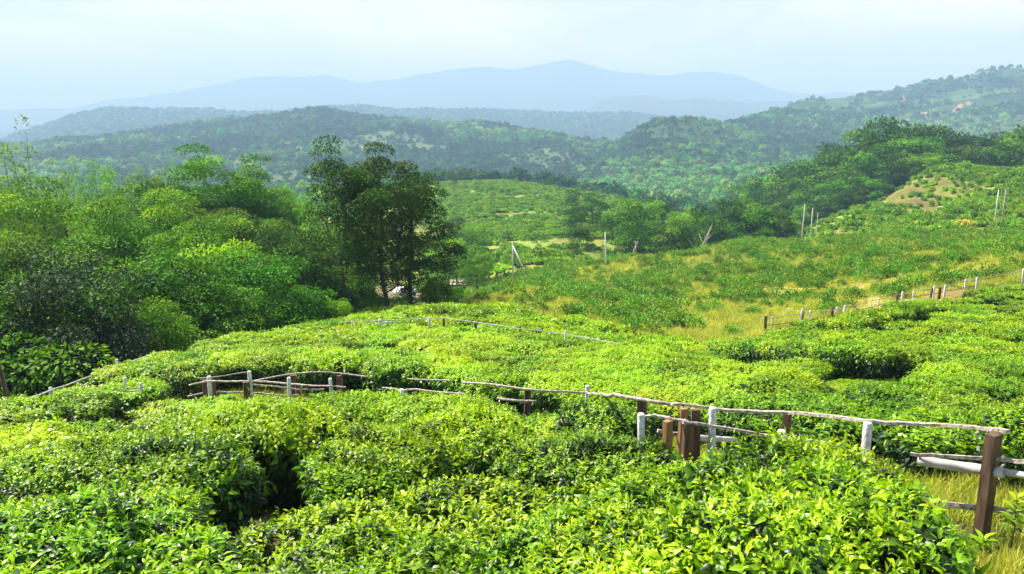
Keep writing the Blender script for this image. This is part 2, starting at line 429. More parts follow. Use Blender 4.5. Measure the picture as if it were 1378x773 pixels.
# dry slope with scattered shrubs
dry = (sm(42, 55, zone_r) * (1 - sm(150, 175, zone_r)))
colr = lerp3(colr, C3(.30, .32, .06), dry * .9)
colr = lerp3(colr, C3(.40, .35, .11), dry * sm(-.05, .35, n1))
colr = lerp3(colr, C3(.13, .19, .035), dry * sm(.0, .3, n2))
colr = lerp3(colr, C3(.26, .19, .08), dry * sm(.32, .5, n3 * .5 + n1 * .6) * .8)
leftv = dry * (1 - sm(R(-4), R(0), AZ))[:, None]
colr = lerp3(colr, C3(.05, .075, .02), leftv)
# middle tea hill and cone hill
mid = sm(150, 180, zone_r) * (1 - sm(560, 640, zone_r))
colr = lerp3(colr, C3(.22, .33, .06), mid)
colr = lerp3(colr, C3(.24, .28, .06), mid * sm(.05, .4, fbm(GX / 28, GY / 28, 4, 71)) * .9)
colr = lerp3(colr, C3(.09, .17, .04), mid * sm(.08, .4, fbm(GX / 22, GY / 22, 4, 72)) * .9)
colr = lerp3(colr, C3(.24, .16, .09), mid * sm(.3, .5, fbm(GX / 14, GY / 14, 4, 73)) * .6)
def patch(poly, c, r0, r1, amt=.9, soft=.15, fr=9):
    global colr
    j = 6 * fbm(GX / fr, GY / fr, 3, 88); k = 5 * fbm(GX / fr, GY / fr, 3, 89)
    m = inpoly(PX + j, PY + k * .5, poly) & (zone_r > r0) & (zone_r < r1)
    colr = lerp3(colr, C3(*c), m * amt * (.75 + .5 * np.clip(n1, -.5, .5)))
patch([(1180, 268), (1205, 250), (1255, 238), (1300, 243), (1345, 258), (1300, 268), (1260, 272), (1262, 290), (1225, 285)], (.13, .085, .045), 180, 330, .8)
patch([(1115, 300), (1170, 288), (1190, 292), (1150, 318), (1120, 325)], (.27, .21, .09), 160, 330, .8)
patch([(1225, 295), (1290, 285), (1300, 292), (1240, 302)], (.22, .15, .08), 160, 330, .7)
patch([(745, 252), (762, 252), (758, 260), (742, 264)], (.5, .36, .22), 300, 600, .9, fr=30)
patch([(640, 316), (800, 312), (800, 317), (640, 322)], (.36, .27, .17), 170, 400, .8, fr=30)
patch([(597, 272), (610, 276), (608, 292), (596, 290)], (.52, .38, .28), 200, 500, 1, fr=40)
patch([(505, 385), (575, 385), (580, 400), (500, 402)], (.30, .25, .18), 110, 190, 1, fr=30)
patch([(605, 385), (680, 380), (700, 386), (612, 398)], (.22, .17, .11), 90, 180, .7, fr=30)
patch([(735, 345), (790, 343), (790, 358), (725, 362)], (.32, .22, .13), 120, 220, .8)
# far hills
far = sm(600, 700, zone_r)
fc = fbm(GX / 130, GY / 130, 4, 91)
colr = lerp3(colr, C3(.035, .075, .025), far)
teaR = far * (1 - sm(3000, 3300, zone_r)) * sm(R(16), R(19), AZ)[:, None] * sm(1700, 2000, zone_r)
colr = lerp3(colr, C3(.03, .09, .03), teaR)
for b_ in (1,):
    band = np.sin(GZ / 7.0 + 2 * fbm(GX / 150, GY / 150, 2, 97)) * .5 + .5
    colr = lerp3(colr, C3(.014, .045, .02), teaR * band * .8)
patch([(1240, 151), (1258, 147), (1262, 152), (1240, 157)], (.62, .5, .36), 900, 4000, 1, fr=400)
patch([(1283, 151), (1290, 141), (1296, 139), (1292, 150)], (.52, .27, .15), 900, 4000, 1, fr=400)
patch([(1300, 137), (1318, 144), (1318, 147), (1298, 139)], (.5, .36, .22), 900, 4000, .8, fr=400)
patch([(1210, 128), (1220, 126), (1222, 133), (1212, 137)], (.42, .25, .16), 900, 4000, .8, fr=400)
patch([(1310, 98), (1345, 87), (1362, 86), (1360, 91), (1315, 101)], (.34, .26, .17), 900, 4000, .6, fr=400)
gt = far * (np.abs(AZ - R(15.5)) < R(9))[:, None] * (np.abs(zone_r - 1300) < 330) * sm(-.1, .3, fc)
gt2 = far * sm(.12, .35, fbm(GX / 210, GY / 210, 3, 95)) * (1 - sm(2600, 3000, zone_r))
colr = lerp3(colr, C3(.13, .22, .07), np.maximum(gt * .8, gt2 * .6))
mtn = sm(2900, 3300, zone_r)
colr = lerp3(colr, C3(.035, .065, .035), mtn)

def sheet(name, j0, j1, mat):
    ni, nj = len(AZ), j1 - j0 + 1
    V = np.stack([GX[:, j0:j1 + 1], GY[:, j0:j1 + 1], GZ[:, j0:j1 + 1]], -1).reshape(-1, 3)
    i, j = np.meshgrid(np.arange(ni - 1), np.arange(nj - 1), indexing='ij')
    a = (i * nj + j).ravel()
    Q = np.stack([a, a + nj, a + nj + 1, a + 1], 1)
    me = mesh_np(name, V, Q, mat, colr=colr[:, j0:j1 + 1].reshape(-1, 3))
    o = obj(name, me); o['kind'] = 'structure'
    return o
j600 = int(np.searchsorted(rr, 620)); j3k = int(np.searchsorted(rr, 3000))
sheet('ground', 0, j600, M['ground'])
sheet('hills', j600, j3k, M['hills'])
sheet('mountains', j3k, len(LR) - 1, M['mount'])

# ---------------------------------------------------------------- stuff scattered by geometry nodes
def scatter(name, pts, rz, scl, idx, protos, label=None, cat=None, tilt=None):
    me = bpy.data.meshes.new(name); n = len(pts)
    me.vertices.add(n); me.vertices.foreach_set('co', np.asarray(pts, np.float32).ravel())
    r3 = np.zeros((n, 3), np.float32); r3[:, 2] = rz
    if tilt is not None: r3[:, :2] = tilt
    scl = np.asarray(scl, np.float32)
    if scl.ndim == 1: scl = np.repeat(scl[:, None], 3, 1)
    for nm, ty, dat, key in (('rot', 'FLOAT_VECTOR', r3, 'vector'), ('scl', 'FLOAT_VECTOR', scl, 'vector'), ('idx', 'INT', np.asarray(idx, np.int32), 'value')):
        a = me.attributes.new(nm, ty, 'POINT'); a.data.foreach_set(key, dat.ravel())
    o = obj(name, me)
    c = bpy.data.collections.new(name + '_kinds')
    for k, (pn, pm) in enumerate(protos):
        p = bpy.data.objects.new('%s_%02d' % (pn, k), pm); c.objects.link(p)
    ng = bpy.data.node_groups.new(name, 'GeometryNodeTree')
    ng.interface.new_socket('Geometry', in_out='INPUT', socket_type='NodeSocketGeometry')
    ng.interface.new_socket('Geometry', in_out='OUTPUT', socket_type='NodeSocketGeometry')
    gi = ng.nodes.new('NodeGroupInput'); go = ng.nodes.new('NodeGroupOutput')
    ip = ng.nodes.new('GeometryNodeInstanceOnPoints'); ci = ng.nodes.new('GeometryNodeCollectionInfo')
    ci.inputs['Collection'].default_value = c; ci.inputs['Separate Children'].default_value = True; ci.inputs['Reset Children'].default_value = True
    ip.inputs['Pick Instance'].default_value = True
    def na(nm, ty):
        a = ng.nodes.new('GeometryNodeInputNamedAttribute'); a.data_type = ty; a.inputs['Name'].default_value = nm; return a.outputs['Attribute']
    L = ng.links.new
    L(gi.outputs[0], ip.inputs['Points']); L(ci.outputs[0], ip.inputs['Instance']); L(na('idx', 'INT'), ip.inputs['Instance Index'])
    e2r = ng.nodes.new('FunctionNodeEulerToRotation'); L(na('rot', 'FLOAT_VECTOR'), e2r.inputs[0])
    L(e2r.outputs[0], ip.inputs['Rotation']); L(na('scl', 'FLOAT_VECTOR'), ip.inputs['Scale']); L(ip.outputs[0], go.inputs[0])
    md = o.modifiers.new('scatter', 'NODES'); md.node_group = ng
    tag(o, label, cat, kind='stuff')
    return o
# ---------------------------------------------------------------- tea bushes
def tea_bush_meshes(seed, lod, rad=.78, hgt=1.05, dens=1.0, lsc=1.0, tn=0.0, stems=True):
    g = np.random.default_rng(seed)
    ph = g.random(6) * 6.28
    def radial(a): return rad * (1 + .10 * np.sin(2 * a + ph[0]) + .07 * np.sin(3 * a + ph[1]) + .05 * np.sin(5 * a + ph[2]))
    def top(x, y):
        q = np.hypot(x, y) / rad
        return hgt * (1 - .12 * q ** 4) + .05 * np.sin(5 * x + ph[3]) * np.sin(5 * y + ph[4]) + .03 * np.sin(11 * x + ph[5])
    Ps, Ds, Ns, Ls, Ws, Ts = [], [], [], [], [], []
    # shoots on the plucked top
    ns = int(420 * dens * (rad / .78) ** 2)
    a = g.random(ns) * 6.28; q = np.sqrt(g.random(ns)); r_ = radial(a) * q * 1.0
    sx, sy = r_ * np.cos(a), r_ * np.sin(a); sz = top(sx, sy) + g.normal(0, .022, ns)
    up = np.c_[np.cos(a) * q * .45, np.sin(a) * q * .45, np.ones(ns)] + g.normal(0, .22, (ns, 3))
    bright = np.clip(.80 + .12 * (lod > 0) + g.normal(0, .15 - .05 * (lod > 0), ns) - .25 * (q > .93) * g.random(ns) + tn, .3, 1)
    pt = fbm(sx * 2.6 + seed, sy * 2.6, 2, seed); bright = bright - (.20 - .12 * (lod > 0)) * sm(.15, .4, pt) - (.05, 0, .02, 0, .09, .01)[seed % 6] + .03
    tall = np.where(g.random(ns) < .09, g.random(ns) * .15, 0)
    for k in range(5):
        aa = g.random(ns) * 6.28
        out = np.c_[np.cos(aa), np.sin(aa), np.zeros(ns)]
        lift = (1.6, 1.0, .7, .35, .15)[k]
        Ds.append(up * lift + out * (.5, .9, 1, 1, 1)[k] + g.normal(0, .15, (ns, 3)))
        Ps.append(np.c_[sx, sy, sz + tall - .022 * k * (1 + tall * 10)])
        Ns.append(up + g.normal(0, .25, (ns, 3)))
        l = (.045, .060, .072, .080, .082)[k] * (.8 + .4 * g.random(ns)) * lsc
        Ls.append(l); Ws.append(l * (.40, .45, .50, .52, .52)[k])
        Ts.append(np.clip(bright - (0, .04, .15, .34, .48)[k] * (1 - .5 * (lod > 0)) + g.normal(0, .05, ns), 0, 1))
    # sides
    n2 = int(1500 * dens * rad / .78)
    a = g.random(n2) * 6.28; hz = g.random(n2) ** .75 * .93 + .05
    bul = 1.0 - .30 * (1 - hz) ** 1.5
    dep = g.random(n2) ** 2 * .22
    r_ = radial(a) * bul * (1.02 - dep) + g.normal(0, .03, n2)
    x, y = r_ * np.cos(a), r_ * np.sin(a)
    Ps.append(np.c_[x, y, hz * top(x, y) * .98])
    o = np.c_[np.cos(a), np.sin(a), np.zeros(n2)]
    Ds.append(o + np.c_[g.normal(0, .6, (n2, 2)), g.normal(-.05, .45, n2)])
    Ns.append(o * 1.0 + np.c_[g.normal(0, .4, (n2, 2)), .35 + g.normal(0, .3, n2)])
    l = (.075 + .055 * g.random(n2)) * lsc
    Ls.append(l); Ws.append(l * .48)
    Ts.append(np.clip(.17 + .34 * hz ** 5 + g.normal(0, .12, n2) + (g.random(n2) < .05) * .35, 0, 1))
    # loose interior
    n3 = int(500 * dens)
    a = g.random(n3) * 6.28; r_ = radial(a) * np.sqrt(g.random(n3)) * .8
    Ps.append(np.c_[r_ * np.cos(a), r_ * np.sin(a), hgt * (.35 + .55 * g.random(n3))]); Ds.append(rdir(n3, g)); Ns.append(rdir(n3, g) + [0, 0, 1])
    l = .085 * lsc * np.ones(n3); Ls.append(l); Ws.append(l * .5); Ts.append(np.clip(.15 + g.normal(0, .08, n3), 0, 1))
    P, D, Nn, Lh, Wh, T = (np.concatenate(v) for v in (Ps, Ds, Ns, Ls, Ws, Ts))
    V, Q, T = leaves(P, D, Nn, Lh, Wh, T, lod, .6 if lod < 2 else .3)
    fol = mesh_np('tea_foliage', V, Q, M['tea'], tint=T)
    st = None
    if stems:
        gg = Geo()
        for k in range(16):
            a = g.random() * 6.28; b = a + g.normal(0, .5); r1 = .08 * g.random() + .02; r2 = rad * (.35 + .5 * g.random())
            p0 = np.array([math.cos(a) * r1, math.sin(a) * r1, -.15]); p3 = np.array([math.cos(b) * r2, math.sin(b) * r2, hgt * (.75 + .17 * g.random())])
            p1 = p0 * .6 + p3 * .4 + np.array([0, 0, -.08]) + g.normal(0, .03, 3); p2 = p0 * .25 + p3 * .75 + g.normal(0, .03, 3)
            gg.tube([p0, p1, p2, p3], [.014, .011, .008, .004], 5, t=g.random(), cap=False)
        st = gg.mesh('tea_stems', M['stem'], True)
    return fol, st

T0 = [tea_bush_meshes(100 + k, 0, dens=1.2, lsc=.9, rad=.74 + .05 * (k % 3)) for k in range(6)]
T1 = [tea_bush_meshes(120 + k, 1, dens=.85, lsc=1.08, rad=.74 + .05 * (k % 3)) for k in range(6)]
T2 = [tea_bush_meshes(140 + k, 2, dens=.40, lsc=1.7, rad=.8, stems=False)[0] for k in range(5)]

T1g = [tea_bush_meshes(160 + k, 1, dens=.85, lsc=1.08, rad=.76, tn=-.17) for k in range(3)]
T2g = [tea_bush_meshes(170 + k, 2, dens=.40, lsc=1.7, rad=.8, tn=-.17, stems=False)[0] for k in range(3)]

# path between the fences, as (pixel, height above the ground) anchors on the terrain
PATH = [at(1600, 780, 0), at(1378, 775, 0), at(1290, 755, 0), at(1215, 690, .2), at(1110, 640, .4), at(990, 612, .4), at(900, 596, .2), at(850, 574, .3), at(760, 556, .5), at(640, 545, .5), at(540, 535, .5), at(430, 532, .5),
        at(340, 534, .4), at(260, 537, .4), at(170, 528, .4), at(90, 540, .4), at(10, 560, .4), at(-120, 590, .4)]
PATH2 = [at(15, 556, .4), at(60, 540, .4), at(120, 518, .5), at(190, 492, .5), at(280, 466, .5), at(400, 446, .5), at(510, 437, .5), at(620, 437, .5), at(720, 451, .5), at(850, 466, .5), at(960, 466, .4)]
def dist_poly(x, y, P):
    d = np.full(np.shape(x), 1e9)
    for (x1, y1, _), (x2, y2, _) in zip(P, P[1:]):
        vx, vy = x2 - x1, y2 - y1; t = np.clip(((x - x1) * vx + (y - y1) * vy) / (vx * vx + vy * vy + 1e-9), 0, 1)
        d = np.minimum(d, np.hypot(x - x1 - t * vx, y - y1 - t * vy))
    return d

bushes = []    # x, y, z, scale, height scale, set, rz
def bush(x, y, s=1.0, hs=1.0, where='field'):
    bushes.append([x, y, float(H(x, y)), s, hs, where])
# hedges in front, each bush set where its plucked top shows in the photograph
def hedge(pts, h, step=.98, s=1.0, where='hedge', jit=.1):
    W = [at(px, py, h) for px, py in pts]
    for (x1, y1, _), (x2, y2, _) in zip(W, W[1:]):
        d = math.hypot(x2 - x1, y2 - y1); n = max(1, round(d / step))
        for k in range(n):
            t = (k + .5) / n
            bush(x1 + (x2 - x1) * t + rng.normal(0, jit), y1 + (y2 - y1) * t + rng.normal(0, jit), s * (.94 + .12 * rng.random()), h / 1.05 * (.96 + .08 * rng.random()), where)
hedge([(-150, 745), (60, 735), (200, 725), (345, 715)], 1.02, where='bottom left')
hedge([(-100, 830), (100, 830), (300, 820)], .95, where='bottom left')
hedge([(440, 745), (530, 728), (600, 740)], 1.02, step=.85, where='bottom middle')
hedge([(450, 810), (600, 800)], .95, where='bottom middle')
hedge([(660, 760), (760, 735), (860, 745)], 1.0, where='bottom middle')
hedge([(650, 830), (800, 820), (980, 830), (1100, 830)], .9, where='bottom middle')
hedge([(430, 722), (520, 706), (600, 700), (650, 706)], .95, step=.85, where='centre')
hedge([(700, 712), (790, 694), (880, 670), (960, 643)], 1.0, where='right front')
hedge([(760, 725), (860, 700), (960, 685)], 1.1, where='right front')
hedge([(880, 770), (1000, 745), (1100, 725)], 1.15, where='right front')
hedge([(1000, 645), (1080, 625), (1128, 628)], 1.32, step=.85, where='right front')
hedge([(1000, 695), (1090, 680), (1115, 672)], 1.32, step=.85, where='right front')
hedge([(-60, 672), (60, 680), (140, 672), (225, 680)], 1.0, where='left')
hedge([(-20, 645), (60, 635), (120, 630)], 1.0, where='left')
hedge([(150, 598), (250, 585), (350, 578), (430, 571)], 1.25, where='left')
hedge([(190, 614), (290, 603), (370, 595), (430, 588)], 1.25, where='left')
hedge([(180, 588), (260, 580), (360, 572)], 1.0, where='left')
hedge([(0, 592), (60, 583), (125, 573)], 1.1, where='left')
hedge([(0, 575), (60, 566), (125, 560)], 1.0, where='left')
hedge([(470, 622), (540, 632), (600, 636)], .95, where='centre')
hedge([(440, 585), (520, 578), (600, 572)], .95, where='centre')
hedge([(560, 585), (650, 578), (740, 572), (835, 567)], 1.22, where='centre')
hedge([(600, 596), (690, 590), (780, 582), (840, 577)], 1.22, where='centre')
hedge([(430, 566), (500, 561), (600, 558), (690, 556)], .8, where='centre')
hedge([(1100, 668), (1118, 700), (1105, 745)], 1.15, step=.6, s=.72, where='right front')
hedge([(430, 541), (480, 537), (525, 536)], .95, where='centre')
hedge([(700, 561), (760, 561), (828, 562)], .72, s=.85, where='centre')
hedge([(570, 550), (625, 549)], .9, where='centre')
hedge([(170, 552), (260, 548), (330, 547), (400, 547)], .55, where='left')
hedge([(180, 566), (300, 558), (400, 556)], .75, where='left')
# shaded picking gaps between the hedges: bushes stand clear of these lines
GAPS = [[(150, 645), (230, 668), (330, 672), (430, 662), (490, 645)], [(560, 638), (640, 640), (720, 634), (790, 620), (880, 606)], [(-40, 612), (40, 606), (140, 600)], [(20, 722), (110, 724), (215, 708)],
        [(395, 690), (398, 730), (402, 800)], [(640, 700), (655, 740), (640, 790)], [(880, 612), (960, 606), (1000, 600)], [(430, 606), (520, 600), (560, 602)]]
for gl_ in GAPS:
    W = [at(px, py, .35) for px, py in gl_]
    for b in bushes:
        best = None
        for (x1, y1, _), (x2, y2, _) in zip(W, W[1:]):
            vx, vy = x2 - x1, y2 - y1; t = min(1, max(0, ((b[0] - x1) * vx + (b[1] - y1) * vy) / (vx * vx + vy * vy)))
            qx, qy = b[0] - x1 - t * vx, b[1] - y1 - t * vy; d = math.hypot(qx, qy)
            if best is None or d < best[0]: best = (d, qx, qy)
        d, qx, qy = best; want = .80 * b[3] + .42
        if d < want:
            k = (want - d) / max(d, .05); b[0] += qx * k; b[1] += qy * k; b[2] = float(H(b[0], b[1]))
            if qy < 0: b[4] *= .86
            else: b[4] *= 1.08
# the planted field beyond the path fences
FIELD = [(-400, 640), (-60, 555), (20, 549), (110, 512), (200, 482), (300, 456), (390, 437), (470, 428), (520, 415), (600, 408), (680, 414), (760, 428), (850, 446), (930, 462), (975, 462), (1030, 450), (1090, 436), (1200, 412), (1300, 392), (1420, 372), (1650, 345),
         (1650, 690), (1420, 650), (1378, 640), (1250, 612), (1100, 584), (960, 566), (900, 545), (700, 515), (480, 495), (360, 498), (240, 520), (170, 525), (60, 556), (0, 570), (-400, 700)]
hedge([(975, 460), (1040, 460), (1100, 462), (1170, 468), (1240, 472)], 1.15, step=.9, s=1.02, where='field')
hedge([(1262, 497), (1330, 490), (1420, 486)], 1.0, step=.9, s=1.0, where='field')
hedge([(1120, 432), (1190, 418), (1260, 404)], 1.3, step=1.05, where='field')
def fill():
    xs, ys = [], []
    # rows follow the slope: polar rows, spaced a little wider than the bushes in a row
    y = -8.0
    while y < 75:
        rowsp = 1.36 + .25 * float(sm(22, 40, y))
        x = -40.0 + rng.random()
        while x < 62:
            xx = x + rng.normal(0, .10); yy = y + 1.6 * math.sin(x * .11 + 1.0) + .32 * max(x - 6, 0) + rng.normal(0, .10)
            xs.append(xx); ys.append(yy)
            x += .90 + rng.random() * .14
        y += rowsp
    xs = np.array(xs); ys = np.array(ys); zs = H(xs, ys)
    px, py = project(xs, ys, zs + .85)
    ok = inpoly(px, py, FIELD) & (np.hypot(xs, ys) < 74)
    # keep only ground that faces the picture (not the far side of the crest)
    dp = np.minimum(dist_poly(xs, ys, PATH), 9)
    ok &= dp > .85
    ok &= (dist_poly(xs, ys, PATH2) > .58)
    gap = fbm(xs / 2.0, ys / 2.0, 2, 201)
    ok &= ~((gap > .30) & (rng.random(len(xs)) < .85))
    for pg in ([(965, 474), (1240, 480), (1250, 494), (1100, 490), (965, 490)], [(1240, 522), (1420, 524), (1420, 544), (1240, 538)], [(700, 470), (760, 466), (765, 474), (705, 478)], [(1120, 440), (1260, 415), (1262, 420), (1124, 446)]):
        ok &= ~(inpoly(px, py, pg) & (rng.random(len(xs)) < .9))
    ok &= rng.random(len(xs)) > .02
    ok &= ~((np.hypot(xs, ys) < 10.6) & (px > 1180))
    ok &= ~inpoly(px, py, [(1080, 492), (1120, 486), (1240, 492), (1250, 505), (1230, 520), (1110, 520)])
    exist = np.array([[b[0], b[1]] for b in bushes])
    for x, y_, o in zip(xs, ys, ok):
        if o and (len(exist) == 0 or np.min(np.hypot(exist[:, 0] - x, exist[:, 1] - y_)) > .9):
            big_ = fbm(x / 3.5, y_ / 3.5, 2, 210)
            bush(x, y_, (.90 if x < 9 else .83) + .12 * rng.random(), (.80 + .16 * rng.random() + .30 * float(big_)), 'field')
fill()
# a low young strip in the hollow on the right
hollow = []
xs = rng.uniform(5, 30, 6000); ys = rng.uniform(14, 36, 6000); zs = H(xs, ys); px, py = project(xs, ys, zs + .3)
ok = inpoly(px, py, [(1070, 490), (1120, 482), (1250, 488), (1265, 505), (1230, 524), (1100, 524)])
for x, y in zip(xs[ok][:220], ys[ok][:220]): bush(x, y, .55, .35, 'low')

BB = sorted(bushes, key=lambda b: math.hypot(b[0], b[1]))
print('bushes', len(BB), 'r300', math.hypot(*BB[min(299, len(BB) - 1)][:2]))
GRP = {'hedge': 'tea bushes'}
def view_ok(b):
    px, py = project(b[0], b[1], b[2] + .7)
    return -60 < px < 1440 and py < 850
vis = [b for b in BB if view_ok(b)]
far_b = [b for b in BB if not view_ok(b)]
near_b = vis[:300]; far_b += vis[300:]
LABS = {'bottom left': 'leafy tea bush in the hedge along the bottom left corner, nearest the viewer',
        'bottom middle': 'glossy leaved tea bush standing at the bottom middle edge, nearest the viewer',
        'right front': 'large bright tea bush in the big front hedge before the white posts',
        'centre': 'tea bush in the clipped hedge just below the long pale rail, with dark shaded sides',
        'left': 'clipped tea bush with yellow green top, left of centre below the white posts',
        'field': 'low yellow green tea bush in the packed rows just beyond the fenced path',
        'low': 'small young tea bush in the bright low hollow on the right'}
for k, b in enumerate(near_b):
    x, y, z, s, hs, wh = b
    r_ = math.hypot(x, y)
    px, _ = project(x, y, z)
    lab = LABS[wh]
    if wh == 'field':
        if px > 900: lab = 'yellow green tea bush in the packed rows beyond the fence on the right'; gk = 'field right'
        elif px < 240: lab = 'yellow green tea bush in the packed rows beside the fence on the left'; gk = 'field left'
        else: gk = 'field middle'; lab = 'yellow green tea bush in the packed rows beyond the middle stretch of fence'
    else: gk = wh
    fol, st = (T0 if r_ < 11.5 else T1)[k % 6]
    if r_ >= 11.5 and rng.random() < (.75 if px > 1000 else .18): fol, st = T1g[k % 3]
    rz = rng.random() * 6.28
    e = empty('tea_bush', (x, y, z), rz, (s, s, s * hs))
    tag(e, lab, 'bush', 'tea bushes, ' + gk)
    obj('foliage', fol, e)
    if r_ < 16: obj('stem', st, e)
fb = [b for b in far_b]
pa = np.array([[b[0], b[1], b[2] - .05] for b in fb]); rfar = np.hypot(pa[:, 0], pa[:, 1])
ss = np.array([(b[3], b[3], b[3] * b[4]) for b in fb])
# nearer ones use detailed leaves
idx = np.where(rfar < 30, rng.integers(0, 4, len(fb)), rng.integers(4, 9, len(fb)))
gsel = rng.random(len(fb)) < np.where(pa[:, 0] > 8, .75, .16 + .5 * (fbm(pa[:, 0] / 4, pa[:, 1] / 4, 2, 230) > .2))
idx = np.where(gsel, np.where(rfar < 30, rng.integers(9, 12, len(fb)), rng.integers(12, 15, len(fb))), idx)
scatter('tea_rows', pa, rng.random(len(fb)) * 6.28, ss, idx, [('tea_a', t[0]) for t in T1[:4]] + [('tea_b', t) for t in T2] + [('tea_c', t[0]) for t in T1g] + [('tea_d', t) for t in T2g], 'packed rows of yellow green tea bushes covering the rounded hillside', 'tea')
# ---------------------------------------------------------------- trees
def tree_meshes(seed, Ht=10, Rc=4.0, zb=.25, limbs=12, sub=3, clump=1.1, nleaf=260, leaf=.20, mat='broad', bark='bark', style='round', lod=2, trunk_r=.18, tone=.5, droop=.3, flat=.65, lean=0.0, asp=.5, prof=None):
    g = np.random.default_rng(seed)
    gg = Geo()
    top = np.array([lean * Ht, 0, Ht * (.93 if style != 'plume' else .5)])
    n = 7
    tr = np.array([[top[0] * (t ** 1.5), .12 * Ht * .2 * math.sin(3 * t + seed), top[2] * t] for t in np.linspace(0, 1, n)])
    tr[1:-1, :2] += g.normal(0, .012 * Ht, (n - 2, 2)); tr[0, 2] = -.6
    centres, sizes = [], []
    def trunk_at(t): return np.array([np.interp(t, np.linspace(0, 1, n), tr[:, k]) for k in range(3)])
    if style != 'plume':
        gg.tube(tr, trunk_r * (1.15 - np.linspace(0, 1, n) * .95), 8, t=.5, cap=False, jit=.15)
        for k in range(limbs):
            t = zb + (1 - zb) * ((k + .6) / limbs) ** .9
            s0 = trunk_at(max(.12, t - .16)); a = k * 2.399 + g.normal(0, .35)
            zz = t
            if prof is not None: er = prof(zz) * Rc
            elif style == 'bush': er = Rc * math.sqrt(max(.05, 1 - zz ** 2.2))
            elif style == 'umbrella': er = Rc * (.35 + .75 * zz) * math.sqrt(max(.06, 1 - max(0, zz - .72) ** 2 / .085))
            else: er = Rc * math.sqrt(max(.04, 1 - ((zz - (.45 + zb * .45)) / (.62 - zb * .3)) ** 2))
            er *= .62 + .58 * g.random()
            e = np.array([trunk_at(t)[0] + er * math.cos(a), er * math.sin(a), Ht * zz * (.90 + .2 * g.random())])
            m_ = s0 * .5 + e * .5 + np.array([0, 0, -.04 * Ht]) + g.normal(0, .02 * Ht, 3)
            lr_ = trunk_r * (.42 - .22 * t)
            gg.tube([s0, m_, e], [lr_, lr_ * .7, lr_ * .25], 5, t=.5, cap=False)
            centres.append(e); sizes.append(clump * (.85 + .4 * g.random()))
            for q in range(sub):
                b = m_ + (e - m_) * g.random() + 0
                d = rdir(1, g)[0] * np.array([1, 1, .55]) + (e - s0) / (np.linalg.norm(e - s0) + 1e-6) * .5
                c2 = b + d * (clump * 1.35 * (.6 + .6 * g.random()))
                gg.tube([b, (b + c2) / 2 + g.normal(0, .05, 3), c2], [lr_ * .4, lr_ * .25, .012], 4, t=.5, cap=False)
                centres.append(c2); sizes.append(clump * (.6 + .5 * g.random()))
    else:
        for k in range(limbs):
            a = k * 2.399 + g.normal(0, .3); r0 = .35 * Rc * math.sqrt(g.random()); r1 = Rc * (.35 + .75 * g.random()); hh = Ht * (.62 + .40 * g.random())
            p0 = np.array([r0 * math.cos(a), r0 * math.sin(a), -.5]); e = np.array([r1 * math.cos(a), r1 * math.sin(a), hh])
            m_ = np.array([(r0 * .6 + r1 * .4) * math.cos(a), (r0 * .6 + r1 * .4) * math.sin(a), hh * .7])
            pts = [p0 * (1 - t) ** 2 + 2 * t * (1 - t) * m_ + t * t * e for t in np.linspace(0, 1, 7)]
            gg.tube(pts, np.linspace(.07, .012, 7), 4, t=.5, cap=False)
            for t in np.linspace(.28, 1, sub + 4):
                c_ = p0 * (1 - t) ** 2 + 2 * t * (1 - t) * m_ + t * t * e
                centres.append(c_ + g.normal(0, .25 * clump, 3)); sizes.append(clump * (1.15 - .6 * t) * (.8 + .4 * g.random()))
    centres = np.array(centres); sizes = np.array(sizes)
    Ps, Ds, Ns, Ls, Ts = [], [], [], [], []
    for c_, s_ in zip(centres, sizes):
        m = max(20, int(nleaf * (s_ / clump) ** 2))
        u = rdir(m, g); rad = s_ * (.62 + .38 * g.random(m) ** .5)
        if style == 'plume': f = np.array([.8, .8, 1.15])
        else: f = np.array([1.12, 1.12, flat])
        u[:, 2] = np.where((u[:, 2] < -.1) & (g.random(m) < .75), -u[:, 2], u[:, 2])
        Ps.append(c_ + u * rad[:, None] * f)
        Ds.append(u * [1, 1, .6] + g.normal(0, .45, (m, 3)) + [0, 0, -.25 if style != 'plume' else .1])
        Ns.append(u * 1.0 + [0, 0, .35] + g.normal(0, .28, (m, 3)))
        ct = g.normal(0, .15)
        Ts.append(np.clip(tone + ct + g.normal(0, .09, m), 0, 1)); Ls.append(leaf * (.7 + .6 * g.random(m)))
    P, D, Nn, Lh, T = (np.concatenate(v) for v in (Ps, Ds, Ns, Ls, Ts))
    V, Q, T = leaves(P, D, Nn, Lh, Lh * asp, T, lod, droop)
    return mesh_np('crown', V, Q, M[mat], tint=T), gg.mesh('trunk', M[bark], True), Ht

K = {}
K['broad'] = [tree_meshes(300 + k, 11, 4.2, .22, 15, 4, 1.25, 440, .20, 'broad', tone=.50 + .1 * (k % 2)) for k in range(3)]
K['darkb'] = [tree_meshes(310 + k, 11, 4.4, .15, 16, 4, 1.3, 440, .20, 'dark', tone=.52) for k in range(2)]
K['feather'] = [tree_meshes(320 + k, 12, 3.0, .2, 15, 5, .80, 130, .20, 'light', 'palebark', 'plume', tone=.5, asp=.34, droop=.6) for k in range(3)]
K['umbrella'] = [tree_meshes(330 + k, 11, 4.4, .42, 15, 4, 1.15, 330, .22, 'broad', style='umbrella', tone=.55, flat=.45) for k in range(2)]
K['bushy'] = [tree_meshes(340 + k, 6, 3.6, .04, 17, 4, 1.15, 250, .22, 'broad', style='bush', tone=.45, trunk_r=.1) for k in range(2)]
K['bright'] = [tree_meshes(345 + k, 6, 3.4, .04, 17, 4, 1.0, 300, .20, 'light', style='bush', tone=.62, trunk_r=.1) for k in range(2)]
